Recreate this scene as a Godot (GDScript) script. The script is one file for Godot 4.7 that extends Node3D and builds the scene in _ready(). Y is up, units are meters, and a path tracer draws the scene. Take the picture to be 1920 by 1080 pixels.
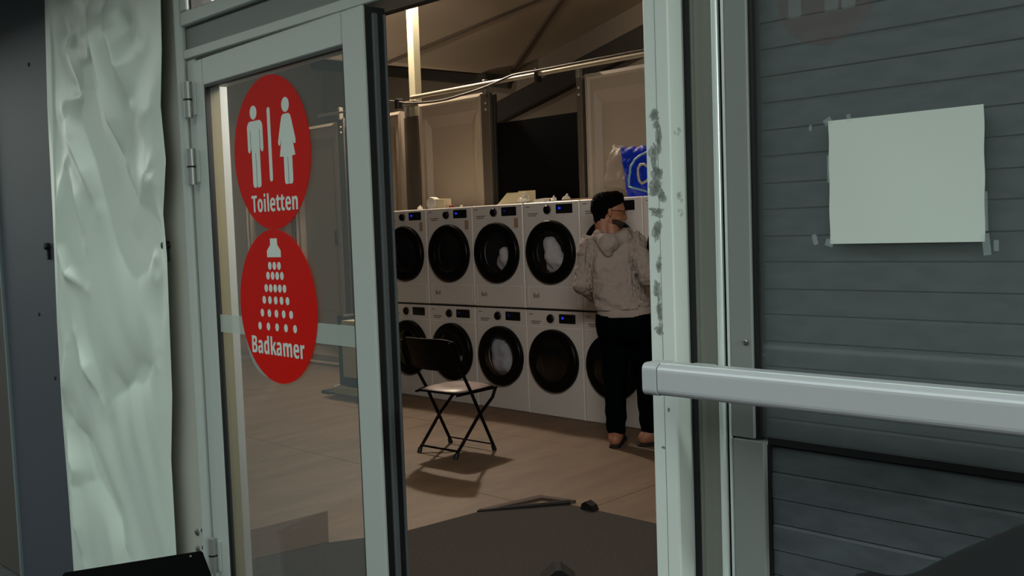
extends Node3D
# A laundry tent seen obliquely through its half-open aluminium double door. The facade lies along x at z = -1.5, outside is +z.

const FZ := -1.5                 # front of the facade frame
const PZ := -6.43                # partition panels behind the machines
const MZ := -5.68                # machine fronts
const LAMP := Vector3(-7.62, 4.2, -6.32)

var mats := {}
var used := {}
var rng := RandomNumberGenerator.new()


func _ready():
	rng.seed = 7
	# ---------- camera ----------
	var cam := Camera3D.new()
	cam.name = "camera"
	var yaw := deg_to_rad(45.595)
	var pit := deg_to_rad(3.558)
	var rol := deg_to_rad(2.031)
	var f := Vector3(-cos(yaw) * cos(pit), -sin(pit), -sin(yaw) * cos(pit))
	var r := Vector3(sin(yaw), 0, -cos(yaw))
	var u := r.cross(f)
	cam.transform = Transform3D(Basis(r * cos(rol) - u * sin(rol), r * sin(rol) + u * cos(rol), -f), Vector3(0, 1.52, 0))
	cam.fov = rad_to_deg(2.0 * atan(540.0 / 1807.6))
	cam.near = 0.05
	cam.far = 200.0
	add_child(cam)
	cam.current = true
	# ---------- sky and exposure ----------
	var we := WorldEnvironment.new()
	we.name = "environment"
	var env := Environment.new()
	env.background_mode = Environment.BG_SKY
	var sky := Sky.new()
	var sm := ProceduralSkyMaterial.new()
	sm.sky_top_color = Color(0.88, 0.955, 0.96)
	sm.sky_horizon_color = Color(0.97, 1.0, 0.93)
	sm.ground_bottom_color = Color(0.16, 0.165, 0.17)
	sm.ground_horizon_color = Color(0.30, 0.34, 0.36)
	sm.sky_curve = 0.3
	sky.sky_material = sm
	env.sky = sky
	env.background_energy_multiplier = 2.2
	env.tonemap_mode = Environment.TONE_MAPPER_LINEAR
	env.tonemap_exposure = 1.0
	env.sdfgi_enabled = true
	env.ssao_enabled = true
	env.ssil_enabled = true
	we.environment = env
	add_child(we)
	# ---------- lamps: bright work lamp by the pole, the others unseen and added as fill ----------
	work_lamp(LAMP, 12.0)
	added_fill_light(Vector3(-1.75, 2.34, -2.12), Vector3(-5.2, 1.0, -5.7), 5.2)
	added_side_lamp(Vector3(1.6, 1.9, -1.12), 1.5)
	work_lamp(Vector3(-12.6, 2.2, -8.7), 2.2, false)  # hidden extra lamp, added to light the gable and left roof bay
	# ---------- the place ----------
	shell()
	facade()
	left_leaf()
	right_leaf()
	outside_things()
	partition()
	machines()
	machine_top_things()
	floor_things()
	chair()
	person()


# =====================================================================  helpers
func srgb(r: float, g: float, b: float) -> Color:
	return Color(r, g, b)


func mat(key: String, c := Color.WHITE, rough := 0.6, metal := 0.0) -> StandardMaterial3D:
	if mats.has(key):
		return mats[key]
	var m := StandardMaterial3D.new()
	m.resource_name = key
	m.albedo_color = c
	m.roughness = rough
	m.metallic = metal
	mats[key] = m
	return m


func noise_tex(freq: float, lo: Color, hi: Color, octaves := 4, size := 512, sd := 1, mid := 0.5) -> NoiseTexture2D:
	var n := FastNoiseLite.new()
	n.seed = sd
	n.noise_type = FastNoiseLite.TYPE_SIMPLEX_SMOOTH
	n.frequency = freq
	n.fractal_octaves = octaves
	var t := NoiseTexture2D.new()
	t.width = size
	t.height = size
	t.seamless = true
	t.noise = n
	var g := Gradient.new()
	g.set_color(0, lo)
	g.set_color(1, hi)
	g.set_offset(0, mid - 0.35)
	g.set_offset(1, mid + 0.35)
	t.color_ramp = g
	return t


func worldtex(m: StandardMaterial3D, t: Texture2D, s: Vector3) -> StandardMaterial3D:
	m.albedo_texture = t
	m.uv1_triplanar = true
	m.uv1_world_triplanar = true
	m.uv1_scale = s
	return m


func numbered(called: String) -> String:
	if not used.has(called):
		used[called] = 0
		return called
	used[called] += 1
	return "%s_%03d" % [called, used[called]]


func tag(o: Node, label: String, category: String, group := "", kind := ""):
	o.set_meta("label", label)
	o.set_meta("category", category)
	if group:
		o.set_meta("group", group)
	if kind:
		o.set_meta("kind", kind)
	return o


func thing(called: String, label: String, category: String, at := Vector3.ZERO, turn := 0.0, group := "", kind := "") -> Node3D:
	var o := Node3D.new()
	o.name = numbered(called)
	add_child(o)
	o.position = at
	o.rotation.y = turn
	tag(o, label, category, group, kind)
	return o


func obj(called: String, mesh: Mesh, m: Material, parent: Node = null) -> MeshInstance3D:
	var o := MeshInstance3D.new()
	o.mesh = mesh
	o.material_override = m
	o.cast_shadow = GeometryInstance3D.SHADOW_CASTING_SETTING_ON
	if parent == null:
		o.name = numbered(called)
		add_child(o)
	else:
		o.name = called
		parent.add_child(o, true)
	return o


class MB:
	var v := PackedVector3Array()
	var n := PackedVector3Array()
	var ix := PackedInt32Array()
	var xf := Transform3D.IDENTITY

	func vert(p: Vector3, nn: Vector3) -> int:
		v.append(xf * p)
		n.append((xf.basis * nn).normalized())
		return v.size() - 1

	func face(a: int, b: int, c: int):
		var cr := (v[b] - v[a]).cross(v[c] - v[a])
		ix.append(a)
		if cr.dot(n[a] + n[b] + n[c]) > 0:
			ix.append(c)
			ix.append(b)
		else:
			ix.append(b)
			ix.append(c)

	func flat(pts: Array, out: Vector3):
		var nn: Vector3 = (pts[1] - pts[0]).cross(pts[2] - pts[0]).normalized()
		if nn.dot(out) < 0:
			nn = -nn
		var first := v.size()
		for p in pts:
			vert(p, nn)
		for i in range(1, pts.size() - 1):
			face(first, first + i, first + i + 1)

	func box(c: Vector3, s: Vector3, ch := 0.0) -> MB:
		var h := s * 0.5
		var k := minf(ch, minf(h.x, minf(h.y, h.z)) * 0.9)
		var q := h - Vector3.ONE * k
		var ax := [Vector3.RIGHT, Vector3.UP, Vector3.BACK]
		for i in 3:
			var j := (i + 1) % 3
			var l := (i + 2) % 3
			for sg in [-1.0, 1.0]:
				var o: Vector3 = c + ax[i] * h[i] * sg
				var a: Vector3 = ax[j] * q[j]
				var b: Vector3 = ax[l] * q[l]
				flat([o - a - b, o + a - b, o + a + b, o - a + b], ax[i] * sg)
		if k > 0.0:
			for i in 3:
				var j := (i + 1) % 3
				var l := (i + 2) % 3
				for s1 in [-1.0, 1.0]:
					for s2 in [-1.0, 1.0]:
						var p1: Vector3 = c + ax[i] * h[i] * s1 + ax[j] * q[j] * s2
						var p2: Vector3 = c + ax[i] * q[i] * s1 + ax[j] * h[j] * s2
						var e: Vector3 = ax[l] * q[l]
						flat([p1 - e, p1 + e, p2 + e, p2 - e], ax[i] * s1 + ax[j] * s2)
			for sx in [-1.0, 1.0]:
				for sy in [-1.0, 1.0]:
					for sz in [-1.0, 1.0]:
						var sg := Vector3(sx, sy, sz)
						flat([c + Vector3(h.x, q.y, q.z) * sg, c + Vector3(q.x, h.y, q.z) * sg, c + Vector3(q.x, q.y, h.z) * sg], sg)
		return self

	func span(a: Vector3, b: Vector3, ch := 0.0) -> MB:
		return box((a + b) * 0.5, (b - a).abs(), ch)

	func tube(path: Array, rad, seg := 10, caps := true) -> MB:
		var cnt := path.size()
		var side := Vector3.ZERO
		var prev := -1
		for i in cnt:
			var t: Vector3 = (path[mini(i + 1, cnt - 1)] - path[maxi(i - 1, 0)]).normalized()
			if i == 0:
				side = t.cross(Vector3.UP if absf(t.y) < 0.9 else Vector3.RIGHT).normalized()
			else:
				side = (side - t * side.dot(t)).normalized()
			var up := t.cross(side)
			var r: float = rad[i] if rad is Array else rad
			var first := v.size()
			for k in seg:
				var a := TAU * k / seg
				var d := side * cos(a) + up * sin(a)
				vert(path[i] + d * r, d)
			if prev >= 0:
				for k in seg:
					var k2 := (k + 1) % seg
					face(prev + k, prev + k2, first + k)
					face(prev + k2, first + k2, first + k)
			if caps and (i == 0 or i == cnt - 1):
				var pts := []
				for k in seg:
					var a := TAU * k / seg
					pts.append(path[i] + (side * cos(a) + up * sin(a)) * r)
				flat(pts, -t if i == 0 else t)
			prev = first
		return self

	# profile of Vector2(radius, z) turned about z
	func lathe(prof: Array, seg := 32, smooth := false, squash := 1.0) -> MB:
		var m := prof.size()
		var seg_n := []
		for i in m - 1:
			var d: Vector2 = prof[i + 1] - prof[i]
			seg_n.append(Vector2(d.y, -d.x).normalized())
		for i in m - 1:
			var na: Vector2 = seg_n[i]
			var nb: Vector2 = seg_n[i]
			if smooth:
				na = (seg_n[maxi(i - 1, 0)] + seg_n[i]).normalized()
				nb = (seg_n[mini(i + 1, m - 2)] + seg_n[i]).normalized()
			var first := v.size()
			for k in seg:
				var a := TAU * k / seg
				var c := cos(a)
				var s := sin(a) * squash
				var p: Vector2 = prof[i]
				var q: Vector2 = prof[i + 1]
				vert(Vector3(c * p.x, s * p.x, p.y), Vector3(c * na.x, s * na.x, na.y))
				vert(Vector3(c * q.x, s * q.x, q.y), Vector3(c * nb.x, s * nb.x, nb.y))
			for k in seg:
				var a := first + 2 * k
				var b := first + 2 * ((k + 1) % seg)
				face(a, b, a + 1)
				face(b, b + 1, a + 1)
		return self

	# outline in x, y pushed from z0 to z1
	func prism(poly: PackedVector2Array, z0: float, z1: float) -> MB:
		var tri := Geometry2D.triangulate_polygon(poly)
		for zz in [z0, z1]:
			var nn := Vector3(0, 0, -1 if zz == minf(z0, z1) else 1)
			var first := v.size()
			for p in poly:
				vert(Vector3(p.x, p.y, zz), nn)
			for i in range(0, tri.size(), 3):
				face(first + tri[i], first + tri[i + 1], first + tri[i + 2])
		var area := 0.0
		for i in poly.size():
			area += poly[i].cross(poly[(i + 1) % poly.size()])
		for i in poly.size():
			var a := poly[i]
			var b := poly[(i + 1) % poly.size()]
			var d := b - a
			var o := Vector3(d.y, -d.x, 0) * signf(area)
			flat([Vector3(a.x, a.y, z0), Vector3(b.x, b.y, z0), Vector3(b.x, b.y, z1), Vector3(a.x, a.y, z1)], o)
		return self

	# smooth surface of nu x nv points; fn(i, j) gives the place
	func sheet(nu: int, nv: int, fn: Callable, out: Vector3, wrap := false) -> MB:
		var first := v.size()
		var pts := PackedVector3Array()
		for j in nv:
			for i in nu:
				pts.append(fn.call(i, j))
		for j in nv:
			for i in nu:
				var i0 := (i - 1 + nu) % nu if wrap else maxi(i - 1, 0)
				var i1 := (i + 1) % nu if wrap else mini(i + 1, nu - 1)
				var du := pts[j * nu + i1] - pts[j * nu + i0]
				var dv := pts[mini(j + 1, nv - 1) * nu + i] - pts[maxi(j - 1, 0) * nu + i]
				var nn := du.cross(dv).normalized()
				if out != Vector3.ZERO and nn.dot(out) < 0:
					nn = -nn
				vert(pts[j * nu + i], nn)
		for j in nv - 1:
			for i in (nu if wrap else nu - 1):
				var i2 := (i + 1) % nu
				face(first + j * nu + i, first + j * nu + i2, first + (j + 1) * nu + i)
				face(first + j * nu + i2, first + (j + 1) * nu + i2, first + (j + 1) * nu + i)
		return self

	# surface nets of a distance function
	func nets(fn: Callable, lo: Vector3, hi: Vector3, cell: float) -> MB:
		var nx := int(ceil((hi.x - lo.x) / cell)) + 1
		var ny := int(ceil((hi.y - lo.y) / cell)) + 1
		var nz := int(ceil((hi.z - lo.z) / cell)) + 1
		var val := PackedFloat32Array()
		val.resize(nx * ny * nz)
		val.fill(1.0)
		var B := 5
		var act := []
		for bz in range(0, nz, B):
			for by in range(0, ny, B):
				for bx in range(0, nx, B):
					var mid := lo + Vector3(bx + B * 0.5, by + B * 0.5, bz + B * 0.5) * cell
					var dm: float = fn.call(mid)
					if absf(dm) > B * cell * 1.25:
						if dm < 0:
							for z in range(bz, mini(bz + B, nz)):
								for y in range(by, mini(by + B, ny)):
									for x in range(bx, mini(bx + B, nx)):
										val[(z * ny + y) * nx + x] = -1.0
						continue
					act.append(Vector3i(bx, by, bz))
					for z in range(bz, mini(bz + B, nz)):
						for y in range(by, mini(by + B, ny)):
							for x in range(bx, mini(bx + B, nx)):
								val[(z * ny + y) * nx + x] = fn.call(lo + Vector3(x, y, z) * cell)
		var at := {}
		var sx := 1
		var sy := nx
		var sz := nx * ny
		var corner := [0, sx, sy, sx + sy, sz, sx + sz, sy + sz, sx + sy + sz]
		var cpos := [Vector3(0, 0, 0), Vector3(1, 0, 0), Vector3(0, 1, 0), Vector3(1, 1, 0), Vector3(0, 0, 1), Vector3(1, 0, 1), Vector3(0, 1, 1), Vector3(1, 1, 1)]
		var edges := [[0, 1], [2, 3], [4, 5], [6, 7], [0, 2], [1, 3], [4, 6], [5, 7], [0, 4], [1, 5], [2, 6], [3, 7]]
		for b in act:
			for z in range(b.z, mini(b.z + B, nz - 1)):
				for y in range(b.y, mini(b.y + B, ny - 1)):
					for x in range(b.x, mini(b.x + B, nx - 1)):
						var id := (z * ny + y) * nx + x
						var neg := 0
						for k in 8:
							if val[id + corner[k]] < 0:
								neg += 1
						if neg == 0 or neg == 8:
							continue
						var sum := Vector3.ZERO
						var cnt := 0
						for e in edges:
							var v0 := val[id + corner[e[0]]]
							var v1 := val[id + corner[e[1]]]
							if (v0 < 0) != (v1 < 0):
								sum += cpos[e[0]].lerp(cpos[e[1]], v0 / (v0 - v1))
								cnt += 1
						var p: Vector3 = lo + (Vector3(x, y, z) + sum / cnt) * cell
						var g := Vector3.ZERO
						var h := cell * 0.6
						g.x = fn.call(p + Vector3(h, 0, 0)) - fn.call(p - Vector3(h, 0, 0))
						g.y = fn.call(p + Vector3(0, h, 0)) - fn.call(p - Vector3(0, h, 0))
						g.z = fn.call(p + Vector3(0, 0, h)) - fn.call(p - Vector3(0, 0, h))
						at[id] = vert(p, g)
		for id in at:
			var steps := [[sx, sy, sz], [sy, sz, sx], [sz, sx, sy]]
			for s in steps:
				# the edge from this cell's low corner along s[0], shared by four cells
				var a: float = val[id]
				var b: float = val[id + s[0]]
				if (a < 0) == (b < 0):
					continue
				var q := [id, id - s[1], id - s[1] - s[2], id - s[2]]
				if at.has(q[1]) and at.has(q[2]) and at.has(q[3]):
					face(at[q[0]], at[q[1]], at[q[2]])
					face(at[q[0]], at[q[2]], at[q[3]])
		return self

	func done() -> ArrayMesh:
		var arr := []
		arr.resize(Mesh.ARRAY_MAX)
		arr[Mesh.ARRAY_VERTEX] = v
		arr[Mesh.ARRAY_NORMAL] = n
		arr[Mesh.ARRAY_INDEX] = ix
		var m := ArrayMesh.new()
		m.add_surface_from_arrays(Mesh.PRIMITIVE_TRIANGLES, arr)
		return m


func bx(a: Vector3, b: Vector3, ch := 0.0) -> ArrayMesh:
	return MB.new().span(a, b, ch).done()


func ell(cx: float, cy: float, rx: float, ry: float, n := 32) -> PackedVector2Array:
	var p := PackedVector2Array()
	for i in n:
		p.append(Vector2(cx + rx * cos(TAU * i / n), cy + ry * sin(TAU * i / n)))
	return p


func rrect(x0: float, y0: float, x1: float, y1: float, r: float, n := 5) -> PackedVector2Array:
	var p := PackedVector2Array()
	var c := [Vector2(x1 - r, y1 - r), Vector2(x0 + r, y1 - r), Vector2(x0 + r, y0 + r), Vector2(x1 - r, y0 + r)]
	for k in 4:
		for i in n + 1:
			var a := PI * 0.5 * (k + float(i) / n)
			p.append(c[k] + Vector2(cos(a), sin(a)) * r)
	return p


func poly(a: Array) -> PackedVector2Array:
	var p := PackedVector2Array()
	for i in range(0, a.size(), 2):
		p.append(Vector2(a[i], a[i + 1]))
	return p


func text_part(called: String, words: String, parent: Node, m: Material, x0: float, x1: float, y0: float, y1: float, z: float, ascent_only := true) -> MeshInstance3D:
	var t := TextMesh.new()
	var fnt := SystemFont.new()
	fnt.font_names = PackedStringArray(["Droid Sans"])
	fnt.font_weight = 700
	t.font = fnt
	t.text = words
	t.font_size = 64
	t.pixel_size = 0.001
	t.depth = 0.001
	var bb := t.get_aabb()
	var o := obj(called, t, m, parent)
	var sx := (x1 - x0) / bb.size.x
	var sy := (y1 - y0) / bb.size.y
	o.scale = Vector3(sx, sy, 1)
	o.position = Vector3(x0 - bb.position.x * sx, y0 - bb.position.y * sy, z)
	return o


# distance to tapered bones joined by a smooth minimum; bone = [a, b, ra, rb]
func bones(p: Vector3, list: Array, k: float) -> float:
	var d := 1e3
	for b in list:
		var a: Vector3 = b[0]
		var ab: Vector3 = b[1] - a
		var t := clampf((p - a).dot(ab) / maxf(ab.length_squared(), 1e-9), 0.0, 1.0)
		var e: float = (p - a - ab * t).length() - lerpf(b[2], b[3], t)
		var h := maxf(k - absf(d - e), 0.0) / k
		d = minf(d, e) - h * h * k * 0.25
	return d


# =====================================================================  lamps
func work_lamp(at: Vector3, power: float, high := true):
	var t := thing("work_lamp", "round glowing work lamp hung high beside the steel pole" if high else "unseen round lamp added behind the far left panels to light the gable", "lamp", at)
	var g := mat("lamp_glow", Color(1, 0.9, 0.7), 0.4)
	g.emission_enabled = true
	g.emission = Color(1.0, 0.86, 0.62)
	g.emission_energy_multiplier = 6.0
	obj("bulb", MB.new().lathe([Vector2(0.001, -0.09), Vector2(0.05, -0.075), Vector2(0.085, -0.03), Vector2(0.09, 0), Vector2(0.085, 0.03), Vector2(0.05, 0.075), Vector2(0.001, 0.09)], 24, true).done(), g, t)
	if not high:
		obj("added_floor_pole", MB.new().tube([Vector3(0, -0.085, 0), Vector3(0, -at.y, 0)], 0.02).done(), mat("dark_steel", Color(0.12, 0.12, 0.11), 0.5, 0.4), t)
	else:
		obj("bracket", MB.new().tube([Vector3(0, 0.09, 0), Vector3(0, 0.16, -0.02), Vector3(-0.07, 0.16, -0.13)], 0.012).done(), mat("dark_steel", Color(0.12, 0.12, 0.11), 0.5, 0.4), t)
	var l := OmniLight3D.new()
	l.name = "work_lamp_source"
	l.light_color = Color(1.0, 0.925, 0.83)
	l.light_energy = power
	l.omni_range = 30.0
	l.omni_attenuation = 2.0
	l.light_size = 0.085
	l.shadow_enabled = true
	t.add_child(l)


func added_side_lamp(at: Vector3, power: float):  # unseen lamp, added to brighten the right side of the pale stile
	var t := thing("added_side_lamp", "unseen small lamp added right of the door to brighten the stile side", "lamp", at)
	obj("wall_plate", bx(Vector3(-0.07, -0.07, -0.405), Vector3(0.07, 0.07, -0.38), 0.006), mat("dark_steel", Color(0.12, 0.12, 0.11), 0.5, 0.4), t)
	obj("arm", MB.new().tube([Vector3(0, 0, -0.38), Vector3(0, 0.06, -0.2), Vector3(0, 0.075, 0)], 0.012).done(), mat("dark_steel"), t)
	var g := mat("side_lamp_glow", Color(0.9, 1, 0.96), 0.4)
	g.emission_enabled = true
	g.emission = Color(0.90, 1.0, 0.96)
	g.emission_energy_multiplier = 3.0
	obj("bulb", MB.new().lathe([Vector2(0.001, -0.065), Vector2(0.04, -0.05), Vector2(0.062, 0), Vector2(0.04, 0.05), Vector2(0.001, 0.065)], 20, true).done(), g, t)
	var l := OmniLight3D.new()
	l.name = "added_side_source"
	l.light_color = Color(0.92, 1.0, 0.97)
	l.light_energy = power
	l.omni_range = 30.0
	l.omni_attenuation = 2.0
	l.light_size = 0.055
	l.shadow_enabled = true
	t.add_child(l)


func added_fill_light(at: Vector3, aim: Vector3, power: float):  # unseen area light, added as neutral fill on the machine fronts
	var t := thing("added_fill_light", "unseen strip light added above the doorway to fill the machine fronts", "lamp", at)
	t.look_at_from_position(at, aim, Vector3.UP)
	obj("housing", MB.new().box(Vector3(0, 0, 0.05), Vector3(1.3, 0.24, 0.06), 0.01).done(), mat("lamp_white", Color(0.8, 0.8, 0.78), 0.5), t)
	var st := obj("arm", MB.new().tube([Vector3(0, 0, 0), Vector3(0, 0.3, 0), Vector3(0.1, 0.62, 0.6)], 0.015).done(), mat("dark_steel"), t)
	st.global_transform = Transform3D(Basis.IDENTITY, at + (at - aim).normalized() * 0.08)
	var g := mat("fill_light_glow", Color(1, 0.97, 0.92), 0.4)
	g.emission_enabled = true
	g.emission = Color(1.0, 0.97, 0.92)
	g.emission_energy_multiplier = 1.5
	obj("diffuser", MB.new().box(Vector3(0, 0, 0.012), Vector3(1.2, 0.18, 0.015), 0.004).done(), g, t)
	var l := AreaLight3D.new()
	l.name = "added_fill_source"
	l.area_size = Vector2(1.2, 0.18)
	l.light_color = Color(1.0, 0.97, 0.93)
	l.light_energy = power
	l.shadow_enabled = true
	l.position = Vector3(0, 0, -0.01)
	t.add_child(l)


# =====================================================================  room shell
func roof_y(x: float) -> float:
	return 3.95 + (0.25 * (x + 10.9) if x > -10.9 else 0.2 * (-10.9 - x))


func shell():
	var fl := mat("floor_board", Color.WHITE, 0.62)
	worldtex(fl, noise_tex(0.012, Color(0.345, 0.28, 0.215), Color(0.42, 0.345, 0.268), 5, 1024, 3), Vector3(0.35, 0.35, 0.09))
	# plywood sheets, each its own piece, as far as the photo tells them apart
	var fo := thing("floor", "beige plywood floor of the laundry tent, scuffed and shadowed", "floor", Vector3.ZERO, 0, "", "structure")
	var xs := [-16.0, -11.0, -8.2, -5.75, -3.3, -0.85, 3.0]
	var zs := [-11.3, -7.8, -6.2, -4.98, -3.76, -2.54, -1.56]
	for i in xs.size() - 1:
		for j in zs.size() - 1:
			obj("floor_board", bx(Vector3(xs[i] + 0.0015, -0.03, zs[j] + 0.0015), Vector3(xs[i + 1] - 0.0015, 0.0, zs[j + 1] - 0.0015), 0.002), fl, fo)
	var sub := obj("ground", bx(Vector3(-40, -0.2, -20), Vector3(40, -0.035, 40)), worldtex(mat("asphalt", Color.WHITE, 0.9), noise_tex(0.05, Color(0.16, 0.16, 0.165), Color(0.26, 0.26, 0.26), 5, 512, 5), Vector3(0.7, 0.7, 0.7)))
	tag(sub, "dark grey ground outside the laundry tent door", "ground", "", "structure")
	# roof of two tent bays that meet in a valley, with its gutter beam and frames
	var rf := worldtex(mat("roof_fabric", Color.WHITE, 0.8), noise_tex(0.006, Color(0.55, 0.50, 0.43), Color(0.66, 0.60, 0.52), 3, 256, 8), Vector3(0.2, 0.2, 0.2))
	var c := thing("ceiling", "brownish fabric roof of the tent sloping up from a valley", "ceiling", Vector3.ZERO, 0, "", "structure")
	var z0 := -11.3
	var z1 := -1.4
	for side in [[-10.9, 3.2], [-10.9, -16.2]]:
		var x0: float = side[0]
		var x1: float = side[1]
		var mb := MB.new()
		mb.sheet(60, 40, func(i, j):
			var x := lerpf(x0, x1, i / 59.0)
			var z := lerpf(z0, z1, j / 39.0)
			return Vector3(x, roof_y(x) - 0.03 * absf(sin((z + 1.4) * 1.3)) * sin(PI * i / 59.0), z), Vector3.DOWN)
		mb.sheet(2, 2, func(i, j):
			var x := lerpf(x0, x1, float(i))
			return Vector3(x, roof_y(x) + 0.06, lerpf(z0, z1, float(j))), Vector3.UP)
		obj("roof_fabric", mb.done(), rf, c)
	var bm := mat("roof_beam", Color(0.13, 0.115, 0.095), 0.9)
	# gutter beam along the valley and sloping gable rafters
	var mr := MB.new()
	mr.xf = Transform3D(Basis(Vector3.BACK, atan(0.25)), Vector3(-11.3, 3.25, -10.95))
	mr.box(Vector3(3.2, 0, 0), Vector3(6.6, 0.32, 0.12), 0.02)
	obj("rafter", mr.done(), bm, c)
	var ml := MB.new()
	ml.xf = Transform3D(Basis(Vector3.BACK, -atan(0.195)), Vector3(-10.65, 3.80, -10.9))
	ml.box(Vector3(-2.6, 0, 0), Vector3(5.4, 0.19, 0.12), 0.02)
	obj("rafter", ml.done(), bm, c)
	obj("valley_beam", bx(Vector3(-11.0, 3.8, -11.2), Vector3(-10.8, 3.94, -10.6), 0.01), bm, c)
	var sm := mat("roof_seam", Color(0.26, 0.22, 0.18), 0.8)
	var dir1 := Vector3(2.2, 0.55, -0.72)
	obj("roof_seam", MB.new().tube([Vector3(-10.9, 3.93, -8.78), Vector3(-8.7, 4.48, -9.5), Vector3(-8.7, 4.48, -9.5) + dir1 * 0.7], 0.022, 6).done(), sm, c)
	obj("roof_seam", MB.new().tube([Vector3(-10.65, 3.99, -11.05), Vector3(-8.585, 4.51, -9.87), Vector3(-7.5, 4.78, -9.26)], 0.028, 6).done(), sm, c)
	# walls
	var wm := mat("tent_wall", Color(0.42, 0.38, 0.33), 0.8)
	var gable := MB.new()
	gable.prism(poly([-16.2, -0.03, 3.2, -0.03, 3.2, 7.5, -10.9, 3.98, -16.2, 5.1]), -11.4, -11.2)
	tag(obj("wall_back", gable.done(), wm), "brown tent gable wall far behind the partition", "wall", "", "structure")
	tag(obj("wall_left", bx(Vector3(-16.2, -0.03, -11.4), Vector3(-16.0, 5.2, -1.4)), wm), "tent side wall far left beyond the partition panels", "wall", "", "structure")
	tag(obj("wall_right", bx(Vector3(3.0, -0.03, -11.4), Vector3(3.2, 7.6, -1.4)), wm), "tent side wall on the person's right, beyond the door", "wall", "", "structure")


# =====================================================================  facade
func facade():
	var alu := mat("aluminium", Color(0.70, 0.715, 0.69), 0.45, 0.08)
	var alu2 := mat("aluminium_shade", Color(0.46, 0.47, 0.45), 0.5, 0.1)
	var dark := mat("dark_panel", Color(0.25, 0.258, 0.29), 0.5)
	var rub := mat("black_rubber", Color(0.03, 0.03, 0.033), 0.55)
	var w := thing("wall_front", "dark grey facade panels left of the tarpaulin and over the door", "wall", Vector3.ZERO, 0, "", "structure")
	obj("wall_panel", bx(Vector3(-4.742, -0.03, -1.6), Vector3(-3.155, 2.75, -1.525), 0.006), dark, w)
	obj("wall_panel", bx(Vector3(-6.0, -0.03, -1.6), Vector3(-4.754, 2.75, -1.52), 0.006), mat("brown_panel", Color(0.27, 0.24, 0.22), 0.6), w)
	obj("wall_panel", bx(Vector3(-16.2, -0.03, -1.6), Vector3(-6.004, 2.75, -1.525), 0.006), dark, w)
	obj("edge_strip", bx(Vector3(-4.754, -0.03, -1.56), Vector3(-4.742, 2.75, -1.512), 0.003), mat("edge_strip", Color(0.45, 0.5, 0.5), 0.4), w)
	obj("wall_panel", bx(Vector3(-0.1, -0.03, -1.6), Vector3(3.2, 2.75, -1.525), 0.006), dark, w)
	obj("fascia", bx(Vector3(-16.2, 2.75, -1.6), Vector3(3.2, 7.6, -1.5)), dark, w)
	for p in [[-4.267, 2.271], [-4.335, 1.223], [-4.2, 0.959]]:
		var s := obj("screw", MB.new().lathe([Vector2(0.0085, 0), Vector2(0.0075, 0.003), Vector2(0.001, 0.004)], 10).done(), rub, w)
		s.position = Vector3(p[0], p[1], -1.525)
	# unseen canopy added above the door to darken the facade top
	var cn := obj("added_trim_1", bx(Vector3(-8, 2.8, -1.5), Vector3(3.2, 2.86, -0.55), 0.01), alu2)
	tag(cn, "unseen grey canopy added above door and tarpaulin to shade the facade top", "canopy", "", "structure")
	var opp := obj("added_wall_opposite", bx(Vector3(-40, -0.03, 7.0), Vector3(30, 5.6, 7.4), 0.01), mat("added_wall_dark", Color(0.24, 0.24, 0.25), 0.7))  # added out of view to keep bright low sky off the door glass
	tag(opp, "unseen dark wall added across the yard to block the low sky", "wall", "", "structure")
	# post between tarpaulin and door, and the door's frame
	var post := thing("trim_2", "grey beige post between the white tarpaulin and the door hinges", "post", Vector3.ZERO, 0, "", "structure")
	obj("post_body", bx(Vector3(-3.15, 0, -1.6), Vector3(-2.93, 2.75, -1.5), 0.004), mat("post_beige", Color(0.68, 0.67, 0.62), 0.5, 0.05), post)
	obj("post_bead", MB.new().tube([Vector3(-2.912, 0, -1.507), Vector3(-2.912, 2.75, -1.507)], 0.019, 14).done(), alu, post)
	for y in [0.549, 0.491]:
		for k in 2:
			var s := obj("screw", MB.new().lathe([Vector2(0.012, 0), Vector2(0.011, 0.004), Vector2(0.006, 0.007), Vector2(0.001, 0.007)] if k == 0 else [Vector2(0.007, 0), Vector2(0.006, 0.003), Vector2(0.001, 0.003)], 14).done(), mat("steel", Color(0.5, 0.5, 0.5), 0.3, 0.8), post)
			s.position = Vector3(-2.972 + 0.034 * k, y + 0.012 * k, -1.5)
	var fr := thing("trim_3", "aluminium door frame with stepped header over the hinged leaf", "door frame", Vector3.ZERO, 0, "", "structure")
	obj("jamb", bx(Vector3(-2.893, 0, -1.62), Vector3(-2.838, 2.10, -1.512), 0.003), alu, fr)
	obj("header_strip", bx(Vector3(-2.893, 2.088, -1.60), Vector3(-0.1, 2.118, -1.502), 0.003), alu, fr)
	obj("header_board", bx(Vector3(-2.893, 2.118, -1.60), Vector3(-0.1, 2.19, -1.515), 0.003), alu2, fr)
	obj("transom_rail", bx(Vector3(-2.893, 2.19, -1.60), Vector3(-0.1, 2.235, -1.498), 0.004), alu, fr)
	obj("transom_stile", bx(Vector3(-2.893, 2.235, -1.60), Vector3(-2.848, 2.75, -1.498), 0.004), alu, fr)
	obj("transom_gasket", bx(Vector3(-2.848, 2.235, -1.58), Vector3(-2.838, 2.75, -1.51)), rub, fr)
	obj("door_stop", bx(Vector3(-2.838, 2.099, -1.66), Vector3(-1.04, 2.16, -1.601), 0.003), rub, fr)
	var tw := thing("window_1", "transom window pane above the door header", "window", Vector3.ZERO, 0, "", "structure")
	var gl := mat("pane_glass", Color(0.75, 0.8, 0.78, 0.06), 0.02)
	gl.transparency = BaseMaterial3D.TRANSPARENCY_ALPHA
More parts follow.
